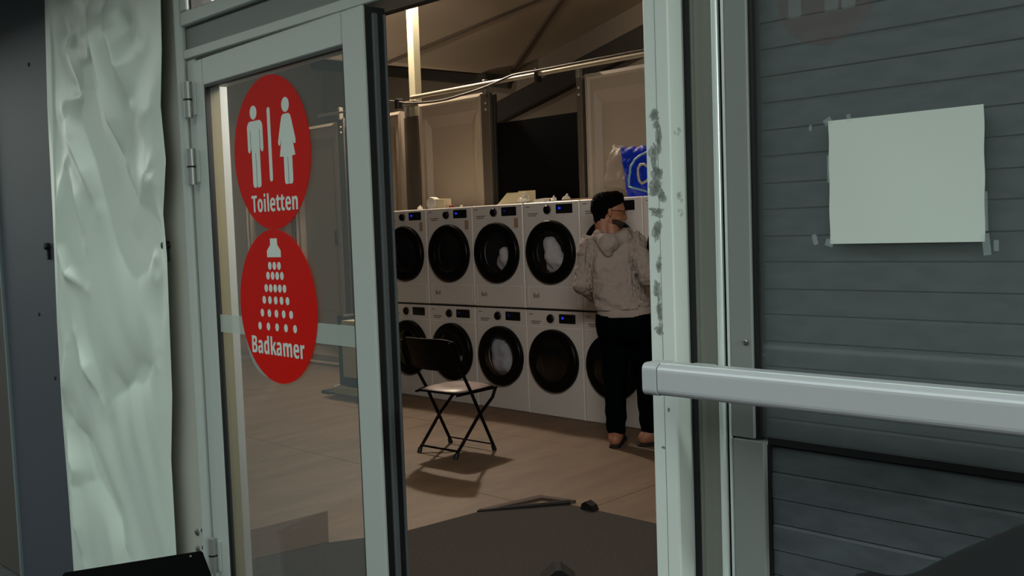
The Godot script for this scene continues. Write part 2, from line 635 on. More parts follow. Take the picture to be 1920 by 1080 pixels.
	obj("pane", bx(Vector3(-2.838, 2.235, -1.55), Vector3(-0.1, 2.75, -1.544)), gl, tw)


func left_leaf():
	var alu := mat("aluminium")
	var rub := mat("black_rubber")
	var grey := mat("gasket_grey", Color(0.33, 0.34, 0.345), 0.5)
	var d := thing("door_1", "glazed aluminium door leaf on the left, standing slightly ajar", "door", Vector3(-2.833, 0, FZ), -deg_to_rad(2.5), "", "structure")
	var B := -0.075
	obj("hinge_stile", bx(Vector3(0.002, 0.03, -0.056), Vector3(0.064, 2.075, 0), 0.004), alu, d)
	obj("inner_bead", bx(Vector3(0.064, 0.2, -0.054), Vector3(0.0665, 1.992, -0.0205)), mat("bead_tan", Color(0.52, 0.48, 0.33), 0.5), d)
	obj("lock_stile", bx(Vector3(0.835, 0.03, -0.012), Vector3(0.926, 2.075, 0), 0.004), alu, d)
	obj("lock_stile_core", bx(Vector3(0.835, 0.03, B), Vector3(0.918, 2.075, -0.012)), rub, d)
	obj("edge_strip", bx(Vector3(0.90, 0.03, -0.05), Vector3(0.925, 2.06, -0.033), 0.003), grey, d)
	obj("edge_lip", bx(Vector3(0.90, 0.03, B), Vector3(0.924, 2.06, B + 0.007), 0.002), grey, d)
	obj("top_rail", bx(Vector3(0.064, 1.992, B), Vector3(0.835, 2.075, -0.0005), 0.003), alu, d)
	obj("bottom_rail", bx(Vector3(0.064, 0.03, B), Vector3(0.835, 0.2, -0.0005), 0.003), alu, d)
	obj("glazing_gasket", MB.new().span(Vector3(0.064, 0.2, -0.02), Vector3(0.071, 1.992, -0.004)).span(Vector3(0.829, 0.2, -0.02), Vector3(0.835, 1.992, -0.004)).span(Vector3(0.071, 1.985, -0.02), Vector3(0.829, 1.992, -0.004)).done(), rub, d)
	var gl := mat("pane_glass")
	obj("glass", bx(Vector3(0.066, 0.2, -0.018), Vector3(0.831, 1.988, -0.012)), gl, d)
	# frosted safety band across the glass
	var fb := mat("frosted_band", Color(0.72, 0.76, 0.73, 0.42), 0.6)
	fb.transparency = BaseMaterial3D.TRANSPARENCY_ALPHA
	var band := obj("frosted_band", bx(Vector3(0.075, 1.228, -0.0115), Vector3(0.829, 1.283, -0.0105)), fb, d)
	band.set_meta("label", "pale frosted safety band across the glass")
	# hinges
	var st := mat("hinge_steel", Color(0.62, 0.62, 0.6), 0.35, 0.5)
	for y in [1.957, 1.748, 0.50]:
		var h := obj("hinge", MB.new().tube([Vector3(-0.016, y - 0.056, 0.013), Vector3(-0.016, y + 0.056, 0.013)], 0.0135, 14).done(), st, d)
		obj("hinge_ring", MB.new().tube([Vector3(-0.016, y - 0.003, 0.013), Vector3(-0.016, y + 0.003, 0.013)], 0.0145, 14).done(), rub, h)
		obj("hinge_leaf", bx(Vector3(-0.014, y - 0.05, 0.0), Vector3(0.016, y + 0.05, 0.004), 0.001), alu, h)
	signs(d.transform)


func signs(leaf: Transform3D):
	var red := mat("sign_red", Color(0.78, 0.08, 0.05), 0.5)
	red.metallic_specular = 0.15
	var wh := mat("sign_white", Color(0.80, 0.83, 0.79), 0.45)
	var ink := mat("sign_line", Color(0.30, 0.34, 0.36), 0.5)
	var z := 0.0
	# toilets
	var a := thing("toilet_sign", "round red Toiletten sign with white man and woman figures on the door glass", "sign")
	a.transform = leaf * Transform3D(Basis.IDENTITY.scaled(Vector3(1.0, 1.02, 1)), Vector3(-0.033, -0.009 - 0.02 * 1.7655, -0.0118))
	var c1 := Vector2(0.470, 1.7655)
	obj("disc", MB.new().prism(ell(c1.x, c1.y, 0.2125, 0.2125, 72), 0, 0.0012).done(), red, a)
	var e := 0.0012
	var g := e + 0.0007
	var mn := obj("man_figure", MB.new().prism(ell(0.383, 1.8846, 0.0195, 0.0195, 24), e, g)\
		.prism(poly([0.343, 1.846, 0.348, 1.855, 0.358, 1.861, 0.418, 1.861, 0.427, 1.855, 0.432, 1.846, 0.432, 1.781, 0.428, 1.773, 0.421, 1.773, 0.417, 1.781, 0.411, 1.781, 0.411, 1.683, 0.408, 1.675, 0.394, 1.673, 0.389, 1.676, 0.384, 1.676, 0.380, 1.673, 0.368, 1.675, 0.364, 1.683, 0.364, 1.781, 0.358, 1.781, 0.354, 1.773, 0.347, 1.773, 0.343, 1.781]), e, g).done(), wh, a)
	obj("outline", MB.new().span(Vector3(0.3595, 1.776, g), Vector3(0.3615, 1.836, g + 0.0003)).span(Vector3(0.4135, 1.776, g), Vector3(0.4155, 1.836, g + 0.0003)).span(Vector3(0.3862, 1.676, g), Vector3(0.3882, 1.770, g + 0.0003)).done(), ink, mn)
	obj("divider_bar", MB.new().prism(rrect(0.4610, 1.686, 0.4775, 1.8905, 0.008), e, g).done(), wh, a)
	var wo := obj("woman_figure", MB.new().prism(ell(0.5627, 1.887, 0.0200, 0.0200, 24), e, g)\
		.prism(poly([0.541, 1.858, 0.549, 1.863, 0.578, 1.863, 0.586, 1.858, 0.593, 1.84, 0.609, 1.790, 0.607, 1.781, 0.600, 1.780, 0.595, 1.786, 0.590, 1.80, 0.604, 1.750, 0.587, 1.749, 0.587, 1.683, 0.583, 1.675, 0.571, 1.674, 0.5645, 1.676, 0.560, 1.674, 0.547, 1.675, 0.543, 1.683, 0.543, 1.749, 0.522, 1.750, 0.536, 1.80, 0.529, 1.786, 0.525, 1.780, 0.518, 1.781, 0.516, 1.790, 0.533, 1.84]), e, g).done(), wh, a)
	obj("outline", MB.new().span(Vector3(0.5635, 1.676, g), Vector3(0.5655, 1.747, g + 0.0003)).done(), ink, wo)
	text_part("lettering", "Toiletten", a, wh, 0.349, 0.605, 1.603, 1.655, g)
	# bathroom
	var b := thing("bathroom_sign", "round red Badkamer sign with white shower head and drops on the door glass", "sign")
	b.transform = leaf * Transform3D(Basis.IDENTITY.scaled(Vector3(1.0, 1.03, 1)), Vector3(-0.037, -0.03 * 1.3195, -0.0098))
	obj("disc", MB.new().prism(ell(0.4685, 1.3195, 0.2145, 0.2145, 72), 0, 0.0012).done(), red, b)
	# a sliver of pale backing that peeks out under the lower left edge
	var arc := PackedVector2Array()
	for i in 13:
		var aa := deg_to_rad(lerpf(206.0, 252.0, i / 12.0))
		arc.append(Vector2(0.4685, 1.3195) + Vector2(cos(aa), sin(aa)) * (0.2145 + 0.016 * sin(PI * i / 12.0)))
	for i in 13:
		var aa := deg_to_rad(lerpf(252.0, 206.0, i / 12.0))
		arc.append(Vector2(0.4685, 1.3195) + Vector2(cos(aa), sin(aa)) * 0.212)
	obj("backing_edge", MB.new().prism(arc, -0.0003, 0.0003).done(), mat("backing_pale", Color(0.55, 0.55, 0.52), 0.5), b)
	obj("shower_head", MB.new().prism(poly([0.4505, 1.509, 0.489, 1.509, 0.489, 1.491, 0.507, 1.475, 0.507, 1.457, 0.430, 1.457, 0.430, 1.475, 0.4505, 1.491]), e, g).done(), wh, b)
	for row in [[1.433, 0.442, 0.4935, 3], [1.4055, 0.429, 0.507, 4], [1.3705, 0.415, 0.518, 5], [1.337, 0.400, 0.531, 5], [1.300, 0.385, 0.547, 5], [1.262, 0.367, 0.5645, 5]]:
		for i in row[3]:
			var x: float = lerpf(row[1], row[2], float(i) / (row[3] - 1))
			obj("water_drop", MB.new().prism(ell(x, row[0], 0.0098, 0.0112, 16), e, g).done(), wh, b)
	text_part("lettering", "Badkamer", b, wh, 0.315, 0.609, 1.182, 1.235, g)


func right_leaf():
	var alu := mat("aluminium")
	var pale := mat("pale_stile", Color(0.86, 0.875, 0.845), 0.5, 0.0)
	var olive := mat("olive_profile", Color(0.50, 0.50, 0.455), 0.38, 0.15)
	var rub := mat("black_rubber")
	var bright := mat("bright_bead", Color(0.9, 0.92, 0.9), 0.25, 0.3)
	var plate := mat("grey_plate", Color(0.52, 0.53, 0.51), 0.45, 0.08)
	var d := thing("door_2", "right door leaf of grey slats with pane, pale stile and push bar", "door", Vector3.ZERO, 0, "", "structure")
	var T := 2.085
	obj("stile", bx(Vector3(-1.101, 0.02, -1.56), Vector3(-1.044, T, -1.5), 0.0025), pale, d)
	obj("stile_groove", bx(Vector3(-1.0735, 0.02, -1.501), Vector3(-1.0725, T, -1.4996)), plate, d)
	obj("stile_gasket", bx(Vector3(-1.044, 0.02, -1.575), Vector3(-1.027, T, -1.549)), rub, d)
	obj("profile", MB.new().prism(poly([-1.027, -1.60, -1.027, -1.546, -1.022, -1.541, -1.017, -1.543, -1.013, -1.539, -1.005, -1.539, -0.996, -1.541, -0.976, -1.541, -0.976, -1.60]), 0, 1).done(), olive, d).transform = Transform3D(Basis(Vector3(1, 0, 0), Vector3(0, 0, 1), Vector3(0, T, 0)), Vector3.ZERO)
	obj("bead", MB.new().tube([Vector3(-0.969, 0.02, -1.540), Vector3(-0.969, T, -1.540)], 0.0075, 16).done(), bright, d)
	obj("bead_gasket", bx(Vector3(-0.962, 0.02, -1.58), Vector3(-0.955, T, -1.545)), rub, d)
	obj("bead", MB.new().tube([Vector3(-0.952, 0.02, -1.5385), Vector3(-0.952, T, -1.5385)], 0.0035, 12).done(), bright, d)
	obj("plate", bx(Vector3(-0.948, 1.122, -1.58), Vector3(-0.902, T, -1.535), 0.002), plate, d)
	obj("plate", bx(Vector3(-0.946, 0.02, -1.58), Vector3(-0.882, 1.1195, -1.533), 0.002), plate, d)
	obj("pane_gasket", MB.new().span(Vector3(-0.902, 1.122, -1.565), Vector3(-0.893, T, -1.541)).span(Vector3(-0.882, 0.02, -1.57), Vector3(-0.877, 1.113, -1.545)).done(), rub, d)
	obj("rail_gap", bx(Vector3(-0.882, 1.113, -1.56), Vector3(-0.16, 1.126, -1.548)), rub, d)
	obj("top_rail", bx(Vector3(-1.044, T - 0.07, -1.6), Vector3(-0.1, T, -1.53), 0.003), alu, d)
	obj("end_stile", bx(Vector3(-0.16, 0.02, -1.6), Vector3(-0.1, T, -1.52), 0.003), alu, d)
	var sc := obj("screw", MB.new().lathe([Vector2(0.0062, 0), Vector2(0.0056, 0.003), Vector2(0.003, 0.0048), Vector2(0.001, 0.005)], 16).done(), mat("steel"), d)
	sc.position = Vector3(-0.915, 1.299, -1.535)
	# slats: each a piece of its own, every second one standing proud with a lip that catches the light
	var sl := mat("slat_grey", Color(0.34, 0.355, 0.365), 0.42, 0.1)
	worldtex(sl, noise_tex(0.02, Color(0.88, 0.88, 0.88), Color(1, 1, 1), 3, 256, 21), Vector3(2, 6, 2))
	obj("backing", bx(Vector3(-0.95, 0.02, -1.62), Vector3(-0.1, T, -1.592)), rub, d)
	var P := 0.0475
	var ma := MB.new().box(Vector3(0, 0, -0.004), Vector3(0.80, P - 0.0022, 0.012), 0.0012).done()
	var mbm := MB.new()
	mbm.prism(poly([0.004, -P * 0.5 + 0.0008, 0.004, P * 0.5 - 0.0045, -0.001, P * 0.5, -0.012, P * 0.5, -0.012, -P * 0.5 + 0.0008]), -0.40, 0.40)
	var mb2 := mbm.done()
	for k in range(-27, 16):
		var yc := 1.299 + (k - 0.5) * P
		var low := k < -3
		var proud := posmod(k, 2) == 1
		var o := obj("slat", mb2 if proud else ma, sl, d)
		o.position = Vector3(-0.53, yc, -1.575 if not low else -1.556)
		if proud:
			o.rotation.y = -PI / 2
	var gl := mat("pane_glass")
	obj("glass", bx(Vector3(-0.894, 1.126, -1.5535), Vector3(-0.16, T - 0.07, -1.5475)), gl, d)
	# push bar
	var ba := mat("bar_aluminium", Color(0.79, 0.785, 0.79), 0.36, 0.15)
	var bar := MB.new()
	bar.prism(rrect(-0.030, -0.028, 0.030, 0.028, 0.013), 0, 0.88)
	var pb := obj("push_bar", bar.done(), ba, d)
	pb.transform = Transform3D(Basis(Vector3(0, 0, 1), Vector3(0, 1, 0), Vector3(-1, 0, 0)), Vector3(-0.12, 1.243, -1.408))
	pb.set_meta("label", "brushed aluminium push bar across the leaf")
	var cap := MB.new()
	cap.prism(rrect(-0.031, -0.029, 0.031, 0.029, 0.012), 0.0, 0.030)
	var ec := obj("end_cap", cap.done(), mat("cap_grey", Color(0.74, 0.74, 0.74), 0.4, 0.05), pb)
	ec.position = Vector3(0, 0, 0.882)
	obj("bar_rib", MB.new().tube([Vector3(0.018, 0.0285, 0.0), Vector3(0.018, 0.0285, 0.88)], 0.0016, 6).done(), bright, pb)
	obj("bar_foot", bx(Vector3(-0.075, -0.02, 0.82), Vector3(-0.028, 0.02, 0.87), 0.004), ba, pb)
	obj("bar_foot", bx(Vector3(-0.075, -0.02, 0.05), Vector3(-0.028, 0.02, 0.10), 0.004), ba, pb)
	# torn remnants of old tape and stickers on the stile
	var rm := mat("tape_residue", Color(0.56, 0.57, 0.54, 0.22), 0.7)
	rm.transparency = BaseMaterial3D.TRANSPARENCY_ALPHA
	for q in [[-1.081, 1.715, 0.010, 0.020], [-1.071, 1.668, 0.006, 0.030], [-1.083, 1.642, 0.008, 0.026], [-1.080, 1.585, 0.013, 0.028], [-1.076, 1.613, 0.010, 0.016], [-1.064, 1.568, 0.007, 0.013], [-1.078, 1.542, 0.011, 0.011], [-1.083, 1.497, 0.009, 0.022], [-1.076, 1.442, 0.007, 0.014], [-1.088, 1.546, 0.007, 0.003], [-1.083, 1.392, 0.007, 0.018], [-1.078, 1.355, 0.006, 0.026], [-1.082, 1.318, 0.008, 0.014], [-1.063, 1.165, 0.003, 0.004], [-1.078, 1.09, 0.004, 0.003]]:
		var mb := MB.new()
		for k in 5:
			var pl := PackedVector2Array()
			var cx: float = q[0] + rng.randf_range(-0.7, 0.7) * q[2]
			var cy: float = q[1] + rng.randf_range(-0.7, 0.7) * q[3]
			for i in 12:
				var rr := rng.randf_range(0.25, 0.75)
				pl.append(Vector2(clampf(cx + cos(TAU * i / 12) * q[2] * 1.5 * rr, -1.0995, -1.0455), cy + sin(TAU * i / 12) * q[3] * rr))
			mb.prism(pl, -1.4998, -1.4994 + k * 0.00004)
		obj("tape_residue", mb.done(), rm, d)
	for q in [[1.688, 0.012], [1.562, 0.016], [1.535, 0.01]]:
		var mb := MB.new()
		for k in 4:
			var pl := PackedVector2Array()
			var cy: float = q[0] + rng.randf_range(-0.7, 0.7) * q[1]
			var cx := -1.522 + rng.randf_range(-0.01, 0.01)
			for i in 10:
				var rr: float = rng.randf_range(0.3, 0.8) * q[1] * 0.6
				pl.append(Vector2(cx + cos(TAU * i / 10) * rr, cy + sin(TAU * i / 10) * rr))
			mb.xf = Transform3D(Basis(Vector3(0, 0, 1), Vector3(0, 1, 0), Vector3(1, 0, 0)), Vector3(-1.0442, 0, 0))
			mb.prism(pl, 0, 0.0005)
		obj("tape_residue", mb.done(), rm, d)
	# faint translucent reddish disc with pale bars on the slats at the top
	var gh := mat("faint_red", Color(0.55, 0.20, 0.15, 0.11), 0.6)
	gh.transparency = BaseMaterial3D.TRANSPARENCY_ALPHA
	var gw := mat("faint_white", Color(0.75, 0.8, 0.8, 0.14), 0.6)
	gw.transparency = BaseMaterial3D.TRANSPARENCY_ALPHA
	var s := thing("faint_disc", "faint translucent reddish disc with pale bars on the slats behind the upper glass", "sticker", Vector3(-0.77, 1.90, -1.5675))
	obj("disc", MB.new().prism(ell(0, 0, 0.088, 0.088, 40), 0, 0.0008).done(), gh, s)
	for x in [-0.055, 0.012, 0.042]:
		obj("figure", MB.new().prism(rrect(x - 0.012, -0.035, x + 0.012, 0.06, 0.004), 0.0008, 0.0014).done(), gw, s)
	# paper taped on the glass
	var pm := mat("paper", Color(0.83, 0.85, 0.81), 0.75)
	var pp := thing("paper_notice", "blank white sheet of paper taped to the right door's glass", "paper", Vector3(0, 0, 0))
	var sheet := MB.new()
	var fn := func(i, j, o):
		var uu: float = i / 23.0
		var vv: float = j / 17.0
		var ed := 0.0006 * sin(i * 1.9 + j) if (i == 0 or i == 23) else 0.0
		return Vector3(lerpf(-0.7565, -0.5085, uu) + ed, lerpf(1.4740, 1.6805, vv), -1.5466 + o + 0.0016 * sin(uu * 5.1) * sin(vv * 3.0 + 0.6) + 0.0016 * uu * uu)
	sheet.sheet(24, 18, func(i, j): return fn.call(i, j, 0.0006), Vector3.BACK)
	sheet.sheet(24, 18, func(i, j): return fn.call(i, j, 0.0), Vector3.FORWARD)
	obj("sheet", sheet.done(), pm, pp)
	var tp := mat("clear_tape", Color(0.85, 0.9, 0.9, 0.13), 0.3)
	tp.transparency = BaseMaterial3D.TRANSPARENCY_ALPHA
	for q in [[-0.757, 1.68, 0.010, 0.007, 0.5], [-0.72, 1.682, 0.005, 0.008, 0.2], [-0.783, 1.482, 0.006, 0.012, 0.2], [-0.757, 1.476, 0.010, 0.008, -0.3], [-0.506, 1.47, 0.008, 0.022, 0.1], [-0.492, 1.468, 0.005, 0.011, 0.0], [-0.506, 1.52, 0.003, 0.04, 0.02], [-0.788, 1.672, 0.003, 0.007, 0.0], [-0.757, 1.60, 0.003, 0.03, 0.0]]:
		var o := obj("tape", MB.new().box(Vector3.ZERO, Vector3(q[2] * 1.4, q[3] * 1.5, 0.0004)).done(), tp, pp)
		o.position = Vector3(q[0], q[1], -1.5445)
		o.rotation.z = q[4]


# =====================================================================  outside
func seg_dist(p: Vector2, a: Vector2, b: Vector2) -> float:
	var ab := b - a
	var t := clampf((p - a).dot(ab) / ab.length_squared(), 0, 1)
	return (p - a - ab * t).length()


func outside_things():
	# hanging white plastic tarpaulin with creases: [polyline, height, half width, valley?]
	var cr := [
		[[-3.506, 2.384, -3.414, 2.238, -3.351, 2.064, -3.292, 1.874, -3.275, 1.782], 0.028, 0.030],
		[[-3.374, 2.36, -3.285, 2.226, -3.218, 2.1, -3.168, 1.961], 0.030, 0.034],
		[[-3.741, 2.389, -3.665, 2.298, -3.694, 2.244, -3.644, 2.12, -3.634, 2.057, -3.765, 2.057], 0.016, 0.022],
		[[-3.77, 2.027, -3.724, 1.933, -3.599, 1.785, -3.518, 1.636], 0.022, 0.026],
		[[-3.78, 1.838, -3.804, 1.758, -3.839, 1.514, -3.783, 1.408, -3.609, 1.344], 0.014, 0.016],
		[[-3.76, 1.836, -3.663, 1.691, -3.612, 1.512], 0.014, 0.02],
		[[-3.578, 2.227, -3.486, 1.911, -3.314, 1.563, -3.107, 1.425], -0.040, 0.075],
		[[-3.732, 1.184, -3.639, 1.052, -3.562, 0.923], 0.022, 0.020],
		[[-3.54, 0.918, -3.323, 1.035, -3.087, 1.131], -0.020, 0.05],
		[[-3.826, 1.142, -3.88, 0.971, -3.937, 0.816], 0.016, 0.025],
		[[-3.873, 0.844, -3.75, 0.744, -3.631, 0.618, -3.529, 0.514, -3.434, 0.383], -0.024, 0.035],
		[[-3.931, 0.816, -3.828, 0.639, -3.849, 0.572, -3.81, 0.255], 0.020, 0.020],
		[[-3.837, 0.578, -3.649, 0.629], -0.014, 0.03],
		[[-3.268, 2.34, -3.182, 2.218, -3.099, 2.179], -0.025, 0.06],
		[[-3.079, 1.942, -2.981, 1.966], 0.015, 0.03],
		[[-3.061, 1.784, -3.126, 1.736, -3.015, 1.695], 0.018, 0.03],
	]
	var lines := []
	for c in cr:
		var pts := []
		for i in range(0, c[0].size(), 2):
			pts.append(Vector2(c[0][i], c[0][i + 1]))
		lines.append([pts, c[1], c[2]])
	var rc := Curve.new()
	var redge := [[0.0, -3.06], [0.392, -3.055], [0.792, -3.052], [1.011, -3.018], [1.189, -3.011], [1.469, -2.999], [1.608, -3.008], [1.777, -2.968], [1.949, -2.983], [2.13, -2.953], [2.279, -2.942], [2.75, -2.94]]
	var ledge := [[0.0, -3.95], [0.184, -3.952], [0.511, -3.954], [0.834, -3.966], [1.22, -3.957], [1.641, -3.93], [2.053, -3.914], [2.453, -3.872], [2.75, -3.86]]
	var at := func(tab: Array, y: float) -> float:
		for i in tab.size() - 1:
			if y <= tab[i + 1][0]:
				return lerpf(tab[i][1], tab[i + 1][1], (y - tab[i][0]) / (tab[i + 1][0] - tab[i][0]))
		return tab[-1][1]
	var nz := FastNoiseLite.new()
	nz.seed = 4
	nz.frequency = 1.6
	nz.fractal_octaves = 2
	var NU := 110
	var NV := 250
	var fn := func(i, j):
		var y := lerpf(0.03, 2.72, float(j) / (NV - 1))
		var x0: float = at.call(ledge, y)
		var x1: float = at.call(redge, y)
		var x := lerpf(x0, x1, float(i) / (NU - 1))
		var p := Vector2(x, y)
		var z := 0.0
		for l in lines:
			var d := 9.0
			var pts: Array = l[0]
			for k in pts.size() - 1:
				d = minf(d, seg_dist(p, pts[k], pts[k + 1]))
			if d < 5.0 * l[2]:
				# the crease runs out towards its ends
				var ends := clampf(minf((p - pts[0]).length(), (p - pts[-1]).length()) / 0.16, 0.25, 1.0)
				z += 1.7 * l[1] * ends * (0.55 * exp(-d / l[2]) + 0.45 * exp(-d * d / (4.0 * l[2] * l[2])))
		# long shallow folds that fall from upper left to lower right
		var qx := 0.93 * x + 0.36 * y
		var qy := -0.36 * x + 0.93 * y
		z += 0.022 * nz.get_noise_2d(qx * 1.7, qy * 0.3) + 0.0015 * nz.get_noise_2d(qx * 5.0 + 9.0, qy * 1.1)
		var u := float(i) / (NU - 1)
		var e := minf(1.0, minf(u, 1.0 - u) * 14.0)
		# flat hem along the left edge
		var hem := 0.012 if x - x0 < 0.055 else 0.0
		return Vector3(x, y, -1.462 + maxf(z, -0.028 + 0.15 * (z + 0.028)) * e + hem * 0.4 + 0.008 * e)
	var mb := MB.new()
	mb.sheet(NU, NV, fn, Vector3.BACK)
	var tm := mat("white_plastic", Color(0.80, 0.83, 0.78), 0.36)
	tm.metallic_specular = 0.6
	tm.cull_mode = BaseMaterial3D.CULL_DISABLED
	var tarp := obj("plastic_tarpaulin", mb.done(), tm)
	tag(tarp, "crumpled white plastic tarpaulin hanging left of the glass door", "tarpaulin")
	# black keyhole shaped fasteners
	var rub := mat("black_rubber")
	for q in [[-4.17, 1.512, -1.525, "black keyhole-shaped fastener on the dark panel left of the tarpaulin"], [-3.062, 1.503, -1.500, "black keyhole-shaped fastener between the tarpaulin and the post"]]:
		var k := thing("fastener", q[3], "fastener", Vector3(q[0], q[1], q[2]))
		obj("head", MB.new().lathe([Vector2(0.0145, 0), Vector2(0.0145, 0.016), Vector2(0.011, 0.022), Vector2(0.001, 0.023)], 18).done(), rub, k)
		obj("tail", MB.new().prism(poly([-0.006, -0.008, 0.006, -0.008, 0.009, -0.052, -0.007, -0.055]), 0, 0.012).done(), rub, k)
	# black box standing low in front of the tarpaulin
	var bk := mat("black_box", Color(0.004, 0.004, 0.005), 0.9)
	bk.metallic_specular = 0.12
	var box := thing("black_box", "black lidded box standing on the ground below the tarpaulin", "box", Vector3(-2.78, 0, -1.20), 0)
	box.rotation.y = atan2(-(-1.304 + 1.006), -2.735 + 2.807 + 0.0) * 0.0 + deg_to_rad(68)
	var hb := 0.575
	var L := 0.19
	obj("case_body", bx(Vector3(-L, -0.03, 0.0), Vector3(L, hb - 0.03, 0.30), 0.006), bk, box)
	obj("case_lid", bx(Vector3(-L - 0.004, hb - 0.028, -0.004), Vector3(L + 0.004, hb, 0.304), 0.006), bk, box)
	var sc := obj("screw", MB.new().lathe([Vector2(0.004, 0), Vector2(0.003, 0.003), Vector2(0.001, 0.003)], 10).done(), mat("steel"), box)
	sc.transform = Transform3D(Basis(Vector3.RIGHT, -PI / 2), Vector3(L - 0.035, hb, 0.04))
	# tall black padded sack at the lower right
	var sackm := mat("black_cloth", Color(0.012, 0.013, 0.016), 0.85)
	var bl := [[Vector3(0.0, 0.1, 0), Vector3(0.02, 0.90, 0), 0.20, 0.18], [Vector3(-0.10, 0.95, 0.02), Vector3(0.10, 1.07, -0.02), 0.075, 0.10], [Vector3(0.02, 0.98, 0.04), Vector3(0.2, 1.1, 0.0), 0.08, 0.085], [Vector3(-0.135, 0.98, 0.01), Vector3(-0.13, 1.03, 0.0), 0.035, 0.028]]
	var nf := FastNoiseLite.new()
	nf.seed = 12
	nf.frequency = 7.0
	var sdf := func(p: Vector3) -> float:
		return maxf(bones(p, bl, 0.06) + 0.012 * nf.get_noise_3dv(p), -p.y - 0.03)
	var sk := thing("black_sack", "dark padded sack standing in front of the right door's slats", "sack", Vector3(-0.40, 0, -1.17))
	obj("sack_body", MB.new().nets(sdf, Vector3(-0.3, -0.05, -0.3), Vector3(0.36, 1.25, 0.3), 0.02).done(), sackm, sk)
	obj("strap", MB.new().tube([Vector3(-0.10, 1.0, 0.09), Vector3(-0.02, 1.07, 0.11), Vector3(0.1, 1.11, 0.10), Vector3(0.2, 1.13, 0.06)], 0.012, 8).done(), sackm, sk)


# =====================================================================  partition behind the machines
func moulded_panel(w: float, h: float) -> ArrayMesh:
	# raised frame, sloping bevel, sunk centre; origin at the lower left corner, front at z = 0
	var mb := MB.new()
	var o := [Vector2(0, 0), Vector2(w, 0), Vector2(w, h), Vector2(0, h)]
	var a := [Vector2(0.09, 0.12), Vector2(w - 0.095, 0.12), Vector2(w - 0.095, h - 0.15), Vector2(0.09, h - 0.15)]
	var b := [Vector2(0.135, 0.22), Vector2(w - 0.195, 0.22), Vector2(w - 0.195, h - 0.26), Vector2(0.135, h - 0.26)]
	var rim := 0.03
	for i in 4:
		var j := (i + 1) % 4
		var c := Vector2(w, h) * 0.5
		var oi: Vector2 = o[i]
		var oj: Vector2 = o[j]
		var pi: Vector2 = oi + (c - oi).sign() * rim
		var pj: Vector2 = oj + (c - oj).sign() * rim
		var v3 := func(p: Vector2, z: float) -> Vector3: return Vector3(p.x, p.y, z)
		var out := Vector3((oi + oj).x * 0.5 - c.x, (oi + oj).y * 0.5 - c.y, 0)
		mb.flat([v3.call(oi, -0.05), v3.call(oj, -0.05), v3.call(oj, 0.008), v3.call(oi, 0.008)], out)
		mb.flat([v3.call(oi, 0.008), v3.call(oj, 0.008), v3.call(pj, 0.016), v3.call(pi, 0.016)], Vector3.BACK + out * 0.1)
		var qi: Vector2 = oi + (c - oi).sign() * 0.05
		var qj: Vector2 = oj + (c - oj).sign() * 0.05
		mb.flat([v3.call(pi, 0.016), v3.call(pj, 0.016), v3.call(qj, 0.0), v3.call(qi, 0.0)], Vector3.BACK)
		mb.flat([v3.call(qi, 0.0), v3.call(qj, 0.0), v3.call(a[j], 0.0), v3.call(a[i], 0.0)], Vector3.BACK)
		mb.flat([v3.call(a[i], 0.0), v3.call(a[j], 0.0), v3.call(b[j], -0.045), v3.call(b[i], -0.045)], Vector3.BACK)
	mb.flat([Vector3(b[0].x, b[0].y, -0.045), Vector3(b[1].x, b[1].y, -0.045), Vector3(b[2].x, b[2].y, -0.045), Vector3(b[3].x, b[3].y, -0.045)], Vector3.BACK)
	mb.flat([Vector3(0, 0, -0.05), Vector3(w, 0, -0.05), Vector3(w, h, -0.05), Vector3(0, h, -0.05)], Vector3.FORWARD)
	return mb.done()


